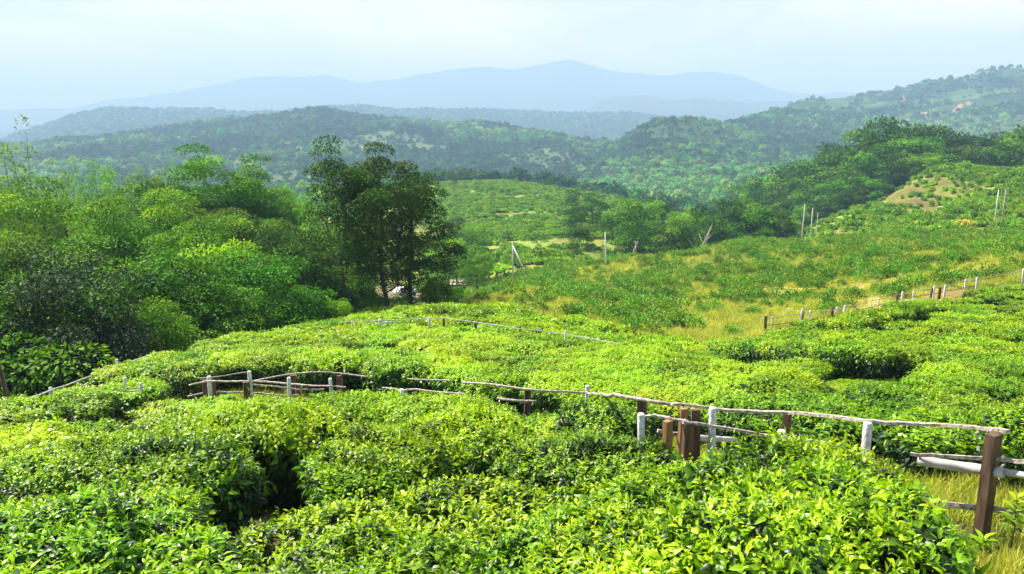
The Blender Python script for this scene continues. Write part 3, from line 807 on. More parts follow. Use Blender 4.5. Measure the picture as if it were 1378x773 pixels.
K['olive'] = [tree_meshes(350 + k, 7, 4.4, .03, 20, 5, 1.15, 300, .20, 'olive', style='bush', tone=.45, trunk_r=.12) for k in range(2)]
K['small'] = [tree_meshes(360 + k, 10, 4.2, .22, 13, 3, 1.4, 130, .46, ('broad', 'dark', 'light', 'broad')[k], tone=(.5, .5, .4, .3)[k]) for k in range(4)]
K['conic'] = [tree_meshes(370 + k, 12, 3.4, .12, 16, 3, 1.2, 130, .42, 'dark', tone=.5) for k in range(2)]

def tree(kind, px, top, r, label=None, group='trees of the left woodland', wide=1.0, k=None, name='broadleaf_tree', cat='tree', base=None, zoff=0):
    ms = K[kind]; cr, tk, Ht = ms[(int(px) + int(top)) % len(ms) if k is None else k]
    x, y, z = at_r(px, r) if base is None else base
    ztop = float(azel(px, top)[1]) * math.hypot(x, y)
    s = max(.25, (ztop - z) / Ht)
    e = empty(name, (x, y, z + zoff), rng.random() * 6.28, (s * wide, s * wide, s))
    tag(e, label, cat, group)
    obj('crown', cr, e); obj('trunk', tk, e)
    return e

# --- three tall thin-crowned trees behind the crest
def hero_prof(a, b, c):
    return lambda t: float(np.interp(t, [0, .3, .5, .7, .85, 1], [a * .5, a, b, c, c * .8, .25]))
K['h1'] = [tree_meshes(401, 13.5, 3.6, .42, 19, 4, .92, 260, .19, 'dark', 'bark', trunk_r=.17, tone=.52, lean=.04, prof=hero_prof(.35, .6, 1.0))]
K['h2'] = [tree_meshes(402, 13, 3.0, .34, 21, 4, .90, 260, .19, 'dark', 'bark', trunk_r=.19, tone=.45, lean=-.01, prof=hero_prof(.55, .9, 1.0))]
K['h3'] = [tree_meshes(403, 11.5, 3.0, .22, 23, 4, .92, 270, .19, 'dark', 'bark', trunk_r=.20, tone=.40, lean=.07, prof=hero_prof(.7, 1.05, .85))]
for kk, px, pyb, rr_, top, lab in (('h1', 449, 420, 56, 216, 'tall open crowned tree, leftmost of three on the crest, its branches spreading to the left'),
                                   ('h2', 512, 408, 57, 210, 'tall dark tree with straight bare lower trunk, middle of three on the crest'),
                                   ('h3', 543, 406, 60, 242, 'dark dense tree leaning right with low branches, rightmost of three on the crest')):
    e = tree(kk, px, top, rr_, lab, 'three tall trees on the crest', name='tall_tree'); e.rotation_euler.z = 0
tree('feather', 480, 300, 62, 'slender grey green tree between the first and second tall trees', None, .8, name='slender_tree')
tree('feather', 440, 262, 70, 'airy pale tree just left of the tall open crowned tree', None, 1.1, name='slender_tree')

lt = 'light green feathery tree along the top edge of the left woodland'
for px, top in ((42, 232), (86, 238), (128, 226), (172, 236), (206, 230), (240, 232), (345, 252), (375, 258), (402, 250), (-45, 225), (108, 246), (150, 250), (190, 252)):
    tree('feather', px, top, rng.uniform(108, 125), lt, 'feathery trees at the back of the woodland', 1.0 + .3 * rng.random(), name='feathery_tree')
tree('feather', 10, 186, 80, 'tallest feathery tree, standing above the woodland at the left edge', None, .8, name='feathery_tree')
for px, top, kd in ((268, 232, 'umbrella'), (318, 244, 'umbrella')):
    tree(kd, px, top, 92, 'flat topped dark tree rising above the woodland, the %s one' % ('wider' if px < 300 else 'narrower right hand'), None, 1.0, name='flat_topped_tree')
for px, top, kd in ((15, 262, 'broad'), (55, 268, 'feather'), (105, 275, 'feather'), (155, 262, 'feather'), (200, 258, 'feather'), (232, 250, 'darkb'), (292, 252, 'broad'), (352, 270, 'broad'), (388, 275, 'broad'), (425, 280, 'feather'), (330, 262, 'darkb')):
    tree(kd, px, top, rng.uniform(82, 98), 'mid green leafy tree in the middle of the left woodland', 'woodland trees, middle ranks', name='broadleaf_tree')
tree('umbrella', 72, 290, 68, 'spreading dark tree with visible trunk in the left woodland', None, 1.0, name='spreading_tree')
for px, top, kd in ((-10, 320, 'broad'), (30, 330, 'darkb'), (130, 300, 'feather'), (175, 300, 'broad'), (215, 300, 'broad'), (250, 290, 'broad'), (285, 285, 'darkb'), (320, 290, 'darkb'), (355, 300, 'broad'), (390, 305, 'darkb'), (425, 320, 'darkb')):
    tree(kd, px, top, rng.uniform(62, 74), 'dense rounded tree in the front ranks of the left woodland', 'woodland trees, front ranks', name='broadleaf_tree')
tree('olive', 80, 385, 44, 'large grey green bush tree beside the hill edge on the far left', None, 1.0, name='olive_bush', cat='bush')
tree('olive', 45, 405, 38, 'grey green bush half hidden at the left edge above the fence', None, .9, name='olive_bush', cat='bush')
for px, top, kd, r_ in ((165, 378, 'bushy', 46), (212, 372, 'bushy', 50), (236, 358, 'bright', 56), (300, 362, 'bright', 60), (305, 370, 'bushy', 50), (240, 400, 'bushy', 44), (185, 420, 'bushy', 40), (300, 405, 'bushy', 48), (350, 360, 'bushy', 56), (345, 395, 'bushy', 50), (390, 370, 'bushy', 58), (400, 402, 'bushy', 52), (435, 385, 'bushy', 60), (138, 400, 'bushy', 44), (-30, 420, 'bushy', 38)):
    tree(kd, px, top, r_, {'bushy': 'dark green bush at the foot of the left woodland', 'bright': 'bright yellow green bush at the foot of the left woodland'}[kd], 'bushes along the woodland edge, ' + kd, name='woodland_bush', cat='bush')
for px, top, kd, r_ in ((478, 396, 'bushy', 56), (500, 404, 'bushy', 54), (540, 402, 'bushy', 58), (588, 385, 'bushy', 60), (606, 396, 'bushy', 62), (575, 402, 'bushy', 58), (450, 400, 'olive', 56), (430, 408, 'bright', 52)):
    tree(kd, px, top, r_, 'low bush at the foot of the three tall trees', 'bushes under the tall trees', name='undergrowth_bush', cat='bush')

tree('broad', 640, 343, 112, 'small round tree with short trunk standing beside the dirt track', None, 1.0, name='round_tree')
tree('small', 612, 330, 128, 'bushy tree between the dark leaning tree and the round tree', None, 1.0, k=0)
tree('small', 640, 305, 190, 'bushy green tree at the foot of the middle hill, upper one', None, 1.1, k=2)
tree('small', 612, 298, 215, 'dark bushy tree at the left foot of the middle hill', None, 1.1, k=1)
tree('small', 620, 316, 165, 'broad tree in the hollow left of the leaning pole', None, 1.0, k=0)
for px, top, r_, k in ((622, 229, 470, 1), (606, 234, 470, 1), (612, 246, 440, 1)):
    tree('small', px, top, r_, 'dark tree on the left shoulder of the middle hill', 'dark trees on the middle hill', 1.1, k)
for px, top, r_, k in ((640, 253, 400, 2), (650, 252, 400, 2), (660, 254, 395, 2), (668, 252, 390, 2), (648, 262, 380, 0), (684, 258, 375, 3), (676, 264, 372, 3), (742, 240, 460, 1), (733, 244, 455, 1), (752, 246, 455, 1), (705, 245, 460, 3)):
    tree('small', px, top, r_, 'small leafy tree dotted over the middle tea hill', 'trees dotted on the middle hill', .9, k)
for px, top, r_, k, lab in ((778, 262, 260, 1, 'tall dark tree behind the round dark tree beyond the slope'), (800, 268, 255, 3, 'second dark tall tree behind the round dark tree beyond the slope'),
                            (783, 290, 185, 1, 'wide round dark tree beyond the shrub slope, left of the thin white pole'), (852, 276, 180, 3, 'tree with bare slanting trunk right of the thin white pole')):
    tree('small', px, top, r_, lab, None, 1.05, k)
for px, top, r_, k in ((828, 292, 200, 0), (872, 280, 200, 0), (893, 276, 205, 3), (908, 298, 175, 0), (932, 288, 195, 2), (955, 290, 190, 0), (982, 282, 188, 1), (1000, 278, 192, 3), (1018, 286, 185, 0), (1040, 284, 190, 3), (1058, 290, 188, 1), (865, 300, 185, 2), (970, 300, 180, 3), (925, 305, 176, 0), (1075, 298, 196, 2)):
    tree('small', px, top, r_, 'leafy tree in the belt just beyond the shrub covered slope', 'tree belt beyond the slope', 1.0, k)
# forest strip on the right
for lay, (dr, dt) in enumerate(((335, 0), (318, 16), (300, 34), (285, 52))):
    for px in np.arange(1015 if lay < 3 else 1030, 1430, 17.0):
        px = px + rng.normal(0, 4)
        t = float(np.interp(px, [1010, 1060, 1100, 1150, 1180, 1210, 1240, 1290, 1330, 1360, 1430], [262, 240, 226, 206, 190, 181, 180, 194, 198, 186, 176])) + dt + rng.normal(0, 4)
        low = float(np.interp(px, [1010, 1060, 1110, 1150, 1200, 1250, 1290, 1430], [330, 318, 300, 286, 262, 246, 236, 236]))
        if t > low - 18 or px > 1300 and lay > 1: continue
        tree('small' if rng.random() < .8 else 'conic', px, t, dr, 'dense green tree in the wooded strip behind the cone shaped tea hill', 'wooded strip on the right', .95 + .3 * rng.random(), k=int(rng.integers(0, 2)) if rng.random() < .5 else None)
tree('light_round' if 'light_round' in K else 'small', 1262, 212, 275, 'pale grey green rounded tree at the edge of the wooded strip', None, 1.2, k=2)

# far woods
def canopy(seed, tone):
    g = np.random.default_rng(seed); n = 170
    u = rdir(n, g); u[:, 2] = np.abs(u[:, 2]) * 1.0 - .25
    lob = 1 + .25 * np.sin(3 * np.arctan2(u[:, 1], u[:, 0]) + seed) * np.cos(4 * u[:, 2] + seed)
    P = u * (np.array([5, 5, 5.5]) * lob[:, None]) * (.8 + .2 * g.random(n))[:, None] + [0, 0, 5]
    V, Q, T = leaves(P, u * [1, 1, .3] + g.normal(0, .5, (n, 3)), u + g.normal(0, .3, (n, 3)), 2.1, 1.7, np.clip(tone + g.normal(0, .15, n), 0, 1), 2)
    G2 = Geo(); G2.tube([(0, 0, -3), (0, 0, 6)], [.4, .25], 4, cap=False)
    return mesh_np('canopy', V, Q, M['forest'], tint=T)
CAN = [('canopy', canopy(500 + k, (.18, .34, .5, .68, .85)[k])) for k in range(5)]
n = 85000
u = rng.random(n); r_ = np.exp(math.log(480) + u ** .8 * (math.log(3050) - math.log(480))); a = rng.uniform(R(-36), R(36), n)
x, y = r_ * np.sin(a), r_ * np.cos(a); z = H(x, y); px, py = project(x, y, z)
fc_ = fbm(x / 210, y / 210, 3, 95)
keep = ~((fc_ > .22) & (r_ > 650)) | (rng.random(n) < .25)
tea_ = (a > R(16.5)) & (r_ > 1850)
keep &= ~(tea_ & (rng.random(n) > .9 * (fbm(x / 300, y / 300, 3, 300) > .25)))
keep &= ~((r_ < 600) & (px < 1000) & (py < 262) & (px > 560) & (r_ < 520))
keep &= ~inpoly(px, py, [(860, 175), (930, 162), (990, 176), (1000, 190), (880, 190)]) | (rng.random(n) < .2)
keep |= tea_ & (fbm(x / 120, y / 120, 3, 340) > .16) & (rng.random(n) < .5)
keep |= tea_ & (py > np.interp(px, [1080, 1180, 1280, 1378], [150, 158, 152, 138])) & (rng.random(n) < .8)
x, y, z, r_ = x[keep], y[keep], z[keep], r_[keep]
s = (.40 + .62 * rng.random(len(x)) ** 2) * (1 + .35 * (r_ > 1500))
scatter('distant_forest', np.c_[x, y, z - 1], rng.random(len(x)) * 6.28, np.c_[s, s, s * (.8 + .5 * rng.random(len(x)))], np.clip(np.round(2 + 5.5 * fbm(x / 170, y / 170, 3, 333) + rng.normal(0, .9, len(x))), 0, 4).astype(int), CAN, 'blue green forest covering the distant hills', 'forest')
n = 9000
r_ = rng.uniform(3050, 4050, n); a = rng.uniform(R(-36), R(36), n); x, y = r_ * np.sin(a), r_ * np.cos(a)
s = .9 + .9 * rng.random(n)
scatter('ridge_forest', np.c_[x, y, H(x, y) - 1], rng.random(n) * 6.28, s, rng.integers(0, 4, n), CAN, 'hazy blue forest on the far ridge behind the first hills', 'forest')
# ---------------------------------------------------------------- fences
def post_mesh(kind, h, w):
    g = Geo()
    if kind == 'white':
        n = 5; w = w * .82; P = [(0, 0, -.3), (0, 0, h * .5), (0, 0, h - .02), (0, 0, h)]
        g.tube(P, [w / 2, w / 2, w / 2, w / 2 - .008], 14, t=.5)
        return g.mesh('white_post', M['white'], True)
    R3 = np.eye(3)
    g.box((0, 0, h / 2 - .15), (w * 1.1, w * .7, h + .3), rz=rng.normal(.25, .25), t=.3 + .4 * rng.random())
    me = g.mesh('timber_post', M['orange' if kind == 'orange' else 'wood'])
    return me
def fence(label, posts, rails, group=None, name='fence', rmin=2.5, bev=True):
    W = []
    for px, py, h, kind, w in posts:
        x, y, z = at(px, py, h, rmin)
        W.append((x, y, z, h, kind, w))
    ox, oy, oz = W[0][:3]
    e = empty(name, (ox, oy, oz)); tag(e, label, 'fence', group)
    for x, y, z, h, kind, w in W:
        p = obj('post', post_mesh(kind, h, w), e, (x - ox, y - oy, z - oz))
        p.rotation_euler = (rng.normal(0, .025), rng.normal(0, .025), 0)
        p['label'] = {'white': 'white painted round post', 'wood': 'dark brown timber post', 'orange': 'orange brown fresh timber post'}[kind]
    for pts, rad, flat, mat in rails:
        P = []
        for px, py, h in pts:
            x, y, z = at(px, py, h, rmin); P.append((x, y, z + h))
        P = np.array(P)
        if rad > .044 or (h > 0 and pts[0][0] == 1470): P -= P / np.linalg.norm(P, axis=1)[:, None] * .10
        # smooth the run, then wobble it like a cut sapling or split plank
        n = max(8, 6 * (len(P) - 1) + 1)
        d = np.r_[0, np.cumsum(np.linalg.norm(np.diff(P, axis=0), axis=1))]
        t = np.linspace(0, d[-1], n)
        Q = np.stack([np.interp(t, d, P[:, k]) for k in range(3)], 1)
        Q[1:-1, 2] += .010 * np.sin(t[1:-1] * 3.1 + rng.random() * 6) + rng.normal(0, .003, n - 2)
        g = Geo(); g.tube(Q - [ox, oy, oz], rad * .78 * (1 + .06 * np.sin(t * 2.1 + rng.random() * 6)), 4 if flat != 1 else 9, t=.35 + .3 * rng.random(), flat=flat, jit=.05 if flat != 1 else .04)
        r_ = obj('rail', g.mesh('rail', M[mat], flat == 1), e)
    return e
RL = 'rail'
fence('brown post and rail fence with a thick grey pole, nearest fence on the right',
      [(1338, 584, 1.22, 'wood', .13), (1169, 569, 1.12, 'white', .115), (1059, 557, 1.08, 'wood', .10), (962, 549, 1.22, 'white', .105), (940, 553, 1.12, 'wood', .095), (919, 551, 1.1, 'orange', .08)],
      [([(1357, 581, 1.23), (1338, 579.5, 1.22), (1260, 572, 1.19), (1169, 566, 1.14), (1059, 556, 1.09), (962, 550, 1.1), (904, 545, 1.1)], .028, 1.6, RL),
       ([(1470, 628, .92), (1378, 623, .92), (1338, 620, .92), (1225, 611, .92)], .033, .55, RL),
       ([(1349, 637, .80), (1300, 628, .82), (1235, 620, .86)], .062, 1, 'greyrail'),
       ([(1470, 650, .77), (1400, 642, .79), (1350, 635, .8)], .045, 1, 'greyrail'),
       ([(1470, 702, .33), (1378, 690, .36), (1338, 686, .38), (1262, 677, .40)], .05, .45, RL)])
fence('short fence with orange brown board post beside the big tea hedge, near the middle right',
      [(868, 556, 1.15, 'white', .10), (901, 566, 1.1, 'orange', .09), (924, 570, 1.08, 'wood', .10), (1052, 577, 1.1, 'white', .115)],
      [([(862, 562, 1.06), (880, 561, 1.08), (901, 565, 1.1), (926, 569, 1.08)], .024, 1.5, RL),
       ([(919, 569, 1.1), (960, 575, 1.06), (1030, 586, .98), (1120, 597, .9)], .032, .7, RL),
       ([(926, 587, .75), (955, 590, .73), (990, 594, .7)], .05, 1, 'greyrail'),
       ([(885, 580, .8), (925, 585, .76)], .035, .6, RL)])
fence('long pale pole rail behind the middle hedge with one white post',
      [(790, 519, 1.15, 'white', .105), (709, 524, 1.0, 'wood', .11), (868, 536, 1.0, 'wood', .09)],
      [([(622, 514.5, 1.05), (660, 518, 1.05), (709, 524, 1.02), (750, 527, 1.02), (790, 530, 1.0), (825, 532.5, 1.0), (860, 539, 1.0), (908, 545.5, 1.06)], .03, 1, RL),
       ([(548, 510, 1.1), (585, 511.5, 1.08), (605, 513, 1.06)], .022, 1.4, RL)])
fence('pale rail with one short white post, half buried in the middle hedge tops',
      [(542, 524, 1.1, 'white', .10), (556, 528, .95, 'wood', .08)],
      [([(515, 523, 1.06), (542, 526, 1.04), (556, 524, 1.06), (590, 528, 1.02), (625, 531, 1.0)], .026, 1.5, RL), ([(670, 536, .98), (695, 539, .96), (722, 540, .95)], .03, 1, RL)])
fence('white posted fence with two dark posts left of centre, nearer the viewer',
      [(281, 507, 1.12, 'white', .115), (275, 512, 1.0, 'wood', .11), (337, 500, 1.22, 'white', .105), (331, 514, 1.0, 'wood', .12), (387, 508, 1.12, 'white', .095), (400, 517, .9, 'wood', .09), (447, 509, 1.1, 'white', .09)],
      [([(254, 519, 1.0), (275, 514.5, 1.03), (281, 513, 1.04), (331, 513, 1.0), (385, 516, .98), (430, 520, .93), (465, 521.5, .92)], .024, 1.4, RL),
       ([(283, 527, .72), (331, 529, .7), (387, 533, .66), (402, 532, .66)], .035, .55, 'rail'),
       ([(252, 534, .62), (275, 529, .68)], .022, 1.4, RL),
       ([(341, 518, .95), (370, 521, .9), (400, 524, .86), (436, 524, .86)], .026, .6, 'rail')])
fence('curved top rail on brown posts left of centre, on the far side of the path',
      [(394, 504, 1.05, 'wood', .10), (456, 505, 1.0, 'wood', .12), (287, 512, 1.0, 'wood', .07)],
      [([(341, 513, .95), (365, 508, 1.0), (394, 502.5, 1.06), (430, 501, 1.07), (456, 503, 1.03), (495, 507, 1.0)], .024, 1.3, RL),
       ([(266, 509.5, 1.0), (290, 507, 1.02), (332, 501.5, 1.1)], .02, 1.3, RL)])
fence('two small whitish posts with a short plank between them, in the tea on the left',
      [(165, 508, 1.1, 'white', .09), (190, 516, 1.0, 'white', .085)],
      [([(157, 526, .88), (175, 527, .85), (189, 526.5, .86)], .022, .6, RL), ([(170, 522, .92), (189, 523, .9)], .018, .6, RL)])
fence('weathered rail fence climbing the left shoulder of the hill',
      [(9, 536, .95, 'white', .11), (68, 521, .85, 'white', .10), (126, 501, .85, 'white', .10), (157, 484, 1.05, 'white', .10), (210, 476, .8, 'wood', .08), (270, 455, .8, 'wood', .08)],
      [([(-40, 560, .8), (0, 546, .85), (9, 545, .85), (40, 536, .8), (68, 526, .8), (105, 513, .78), (126, 505, .78), (157, 493, .8), (200, 479, .78), (250, 463, .75), (330, 447, .75)], .026, 1.3, 'greyrail'),
       ([(95, 527, .5), (126, 512, .6), (157, 496.5, .7), (215, 477, .65)], .024, 1.3, 'greyrail')])
fence('thin pale fence along the crest below the tall trees',
      [(474, 432, 1.18, 'white', .09), (510, 430, 1.23, 'white', .14), (577, 428, 1.23, 'white', .13), (597, 429, 1.18, 'wood', .08), (640, 433, 1.18, 'wood', .08), (700, 440, 1.18, 'wood', .08), (761, 446, 1.23, 'white', .09), (840, 462, 1.18, 'wood', .08)],
      [([(455, 434, 1.10), (510, 432, 1.16), (577, 428.5, 1.20), (600, 428.5, 1.18), (640, 434, 1.16), (700, 443, 1.14), (761, 450, 1.14), (840, 464, 1.08)], .024, 1.3, 'greyrail'),
       ([(510, 434.5, 0.93), (577, 433.5, 0.88), (600, 433, 0.88)], .022, 1.3, 'greyrail')], rmin=15)
fence('white posted fence climbing right between the tea rows and the shrub slope',
      [(1030, 437, 1.1, 'wood', .14), (1038, 443, 1.0, 'white', .12), (1077, 425, 1.3, 'white', .15), (1080, 428, 1.1, 'wood', .14), (1089, 428, 1.1, 'white', .15), (1120, 414, 1.1, 'wood', .16), (1126, 413, 1.1, 'white', .14), (1137, 414, 1.15, 'white', .17),
       (1173, 402, .9, 'white', .13), (1183, 402, .9, 'white', .12), (1215, 393, 1.2, 'white', .15), (1230, 392, 1.1, 'white', .13), (1208, 396, 1.1, 'wood', .12), (1253, 387, 1.2, 'wood', .12), (1257, 385, 1.3, 'white', .15), (1265, 387, 1.1, 'wood', .14), (1272, 384, 1.4, 'white', .16),
       (1300, 376, 1.1, 'white', .15), (1316, 374, 1.4, 'white', .15), (1378, 362, 1.2, 'white', .15)],
      [([(1020, 441, .9), (1077, 430, 1.0), (1126, 417, .95), (1173, 405, .85), (1215, 396, 1.0), (1257, 388, 1.05), (1300, 379, .95), (1378, 365, 1.0)], .03, 1, RL),
       ([(1030, 447, .5), (1077, 437, .5), (1137, 423, .5), (1215, 403, .45), (1272, 393, .5), (1316, 384, .5)], .028, 1, 'wood')], rmin=50)
fence('low brown rail fence in the dip at the edge of the dry grass',
      [(945, 465, .7, 'wood', .12), (962, 462, .7, 'wood', .1), (992, 455, .7, 'wood', .1)],
      [([(940, 468, .5), (962, 463, .55), (1010, 455, .55)], .03, 1, RL), ([(945, 471, .3), (985, 461, .35)], .03, 1, 'wood')], rmin=35)

# leaning sticks at the left edge
for a, b, hh, lab in (((16, 551, 0.0), (-3, 486), 1.0, 'dark leaning stick at the left edge above the fence'),):
    x, y, z = at(a[0], a[1], .7, 8)
    q = math.hypot(x, y); dx, dy, dz = (float(v) for v in ray(*b)); k = q / math.hypot(dx, dy)
    g = Geo(); P0 = np.array([0, 0, -.1]); P1 = np.array([dx * k - x, dy * k - y, dz * k - z])
    g.tube([P0, P0 * .5 + P1 * .5 + [.03, 0, 0], P1], [.06, .05, .035], 8, t=.5)
    tag(obj('leaning_stick', g.mesh('stick', M['wood'], True), None, (x, y, z)), lab, 'stick')

# ---------------------------------------------------------------- poles on the slopes
def pole(px, ptop, pbot, r, w, label, mat='pole', arm=False, group=None, lean=0.0, name='utility_pole', cat='pole'):
    x, y, z = at_r(px, r)
    zt = float(azel(px, ptop)[1]) * math.hypot(x, y); h = zt - z
    e = empty(name, (x, y, z)); tag(e, label, cat, group)
    g = Geo(); g.tube([(0, 0, -1), (lean * .4 * h, 0, h * .4), (lean * h, 0, h)], [w / 2 * 1.0, w / 2 * .85, w / 2 * .62], 8, t=.6)
    obj('shaft', g.mesh('shaft', M[mat], True), e)
    if arm:
        g = Geo(); g.box((lean * h, -.1, h - .35), (1.1, .1, .12)); obj('crossarm', g.mesh('crossarm', M['wood']), e)
        for s in (-.45, .45):
            g = Geo(); g.tube([(lean * h + s, -.1, h - .29), (lean * h + s, -.1, h - .12)], [.05, .03], 6); obj('insulator', g.mesh('insulator', M['white'], True), e)
    return e, h
pole(1090, 275, 322, 165, .26, 'left one of the three concrete poles at the foot of the cone hill', lean=.02)
pole(1102.5, 281, 323, 163, .24, 'middle one of the three concrete poles at the foot of the cone hill')
pole(1110, 287, 320, 170, .15, 'right hand thinnest one of the three poles at the foot of the cone hill')
pole(1355, 256, 308, 150, .26, 'left one of the two tall poles by the right edge')
pole(1365, 256, 306, 152, .30, 'right one of the two tall poles by the right edge', mat='palebark')
e, h = pole(690, 326, 376, 112, .26, 'grey pole with a long white slanting brace at the left foot of the shrub slope')
g = Geo(); g.tube([(0, 0, h * .92), (2.7, -.3, -.4)], [.09, .10], 8, t=.9); obj('brace', g.mesh('brace', M['white'], True), e)
pole(697, 352, 374, 114, .13, 'short dark post just right of the braced grey pole', mat='bark', name='timber_post', cat='post')
pole(820, 313, 355, 105, .20, 'thin white pole standing alone in front of the tree belt', mat='white', lean=-.04)

# bare trunks
def bare(px, top, r, seed, label, lean):
    x, y, z = at_r(px, r); h = float(azel(px, top)[1]) * math.hypot(x, y) - z
    g0 = np.random.default_rng(seed); e = empty('bare_tree', (x, y, z)); tag(e, label, 'tree')
    g = Geo(); P = [(0, 0, -.5), (lean * .3 * h, 0, h * .4), (lean * h, 0, h)]
    g.tube(P, [.3, .22, .08], 7, t=.5, jit=.2); obj('trunk', g.mesh('trunk', M['palebark'], True), e)
    for k in range(6):
        t = .3 + .1 * k; b = np.array([lean * h * t, 0, h * t]); a = g0.random() * 6.28; L_ = h * (.18 + .22 * g0.random())
        g = Geo(); g.tube([b, b + [math.cos(a) * L_ * .5, math.sin(a) * L_ * .5, L_ * .4], b + [math.cos(a) * L_ * .9, math.sin(a) * L_ * .9, L_ * .9]], [.10, .07, .03], 5, t=.6)
        obj('branch', g.mesh('branch', M['palebark'], True), e)
bare(946, 303, 150, 1, 'pale leafless tree with bare branches before the tree belt', .35)
bare(857, 325, 120, 2, 'dark bare slanting trunk before the tree belt, right of the white pole', .25)
bare(601, 248, 430, 3, 'grey leafless tree at the left end of the middle hill', .0)

# ---------------------------------------------------------------- palm like plants
def frond_plant(px, py, r, n, L_, stem, mat, label, name, seed, wid=.16, hang=1.0):
    g0 = np.random.default_rng(seed); x, y, z = at_r(px, r) if r else at(px, py, 0)
    e = empty(name, (x, y, z)); tag(e, label, 'plant')
    g = Geo(); g.tube([(0, 0, -.3), (0, 0, stem)], [.22, .16], 8, t=.5); obj('stem', g.mesh('stem', M['palebark'], True), e)
    V = []; Q = []; T = []; k0 = 0
    for k in range(n):
        a = k * 2.4 + g0.normal(0, .2); up = .35 + 1.1 * g0.random(); m = 8
        d = np.array([math.cos(a), math.sin(a), 0]); s = np.array([-math.sin(a), math.cos(a), 0])
        for i in range(m + 1):
            t = i / m; c_ = d * L_ * t * math.cos(up * .7) + np.array([0, 0, stem + L_ * (math.sin(up) * t - hang * .75 * t * t)])
            w_ = L_ * wid * math.sin(PI * min(1, .12 + t * .86)); V += [c_ - s * w_ + [0, 0, .25 * w_], c_, c_ + s * w_ + [0, 0, .25 * w_]]; T += [.3 + .6 * g0.random()] * 3
            if i < m:
                b = k0 + i * 3; Q += [(b, b + 1, b + 4, b + 3), (b + 1, b + 2, b + 5, b + 4)]
        k0 += (m + 1) * 3
    obj('fronds', mesh_np('fronds', V, Q, M[mat], tint=T), e)
frond_plant(1314, 0, 150, 16, 2.3, 1.0, 'yellow', 'yellow leaved palm like plant alone on the tea slope before the cone hill', 'yellow_palm', 5, .10)
for k, (px, py) in enumerate(((668, 372), (678, 368), (657, 366))):
    frond_plant(px, py, 118 + 3 * k, 9, 2.6, 1.6, 'light', ('banana plant nearest the braced pole', 'tall banana plant in the middle of the clump by the braced pole', 'banana plant on the left of the clump by the braced pole')[k], 'banana_plant', 9 + k, .14, .7)

# white car on the track beyond the tall trees
x, y, z = at(545, 398, 0, 90)
e = empty('parked_car', (x, y, z + .05), R(35)); tag(e, 'small white car on the dirt track, seen between the tall tree trunks', 'car')
def prof_mesh(prof, w, mat, name, inset=0):
    V = [(px_, s * (w / 2 - (inset if pz > 1.0 else 0)), pz) for s in (-1, 1) for px_, pz in prof]; n = len(prof)
    me = bpy.data.meshes.new(name); F_ = [list(range(n))[::-1], list(range(n, 2 * n))] + [[i, (i + 1) % n, n + (i + 1) % n, n + i] for i in range(n)]
    me.from_pydata(V, [], F_); me.materials.append(mat); me.update(); return me
obj('body', prof_mesh([(-2.0, .35), (-2.05, .8), (-1.9, 1.0), (-1.45, 1.05), (-1.2, 1.48), (.35, 1.5), (1.0, 1.02), (1.85, .9), (2.0, .7), (2.0, .35)], 1.7, M['carpaint'], 'body', .12), e)
obj('window', prof_mesh([(-1.32, 1.08), (-1.13, 1.4), (.3, 1.42), (.85, 1.08)], 1.712, M['carglass'], 'side_window', .11), e)
g = Geo(); g.box((0, 0, 0), (.02, 1.3, .50), R3=np.array([[math.cos(.95), 0, -math.sin(.95)], [0, 1, 0], [math.sin(.95), 0, math.cos(.95)]]).T); obj('windscreen', g.mesh('windscreen', M['carglass']), e, (.69, 0, 1.275))
for sx in (-1.3, 1.3):
    for sy in (-.78, .78):
        g = Geo(); g.tube([(sx, sy - .1, .32), (sx, sy + .1, .32)], .32, 16, t=.5); w_ = obj('wheel', g.mesh('wheel', M['tyre'], True), e)
for sy in (-.6, .6):
    g = Geo(); g.box((2.0, sy, .72), (.06, .28, .14)); obj('headlight', g.mesh('headlight', M['carglass']), e)

# low dark shed roof / plank stack by the round tree
x, y, z = at(620, 388, 0, 60)
e = empty('timber_shelter', (x, y, z)); tag(e, 'low dark timber lean-to beside the dirt track, left of the round tree', 'shelter')
g = Geo(); g.box((0, 0, 1.0), (3.6, 2.2, .1), R3=np.array([[1, 0, 0], [0, .97, -.22], [0, .22, .97]])); obj('roof', g.mesh('roof', M['rail']), e)
for sx in (-1.6, 1.6):
    for sy in (-.9, .9):
        g = Geo(); g.box((sx, sy, .38 + .1 * sy), (.1, .1, 1.1)); obj('post', g.mesh('post', M['wood']), e)

# ---------------------------------------------------------------- scattered shrubs of the dry slope
def shrub_mesh(seed, tone, n=420, mat='shrub'):
    g0 = np.random.default_rng(seed); u = rdir(n, g0); u[:, 2] = np.abs(u[:, 2])
    lob = 1 + .22 * np.sin(3 * np.arctan2(u[:, 1], u[:, 0]) + seed)
    P = u * np.array([.62, .62, .85]) * (lob * (.55 + .5 * g0.random(n)))[:, None] + [0, 0, .12]
    V, Q, T = leaves(P, u + g0.normal(0, .4, (n, 3)) + [0, 0, .2], u * .4 + [0, 0, 1] + g0.normal(0, .4, (n, 3)), .17, .09, np.clip(tone + g0.normal(0, .17, n), 0, 1), 2)
    g = Geo()
    for k in range(5):
        a = k * 1.3; g.tube([(0, 0, -.2), (.25 * math.cos(a), .25 * math.sin(a), .6)], [.03, .012], 4, cap=False)
    return mesh_np('shrub_foliage', V, Q, M[mat], tint=T), g.mesh('shrub_stem', M['stem'])
SH = [shrub_mesh(600 + k, (.40, .5, .6, .35, .5)[k]) for k in range(5)]
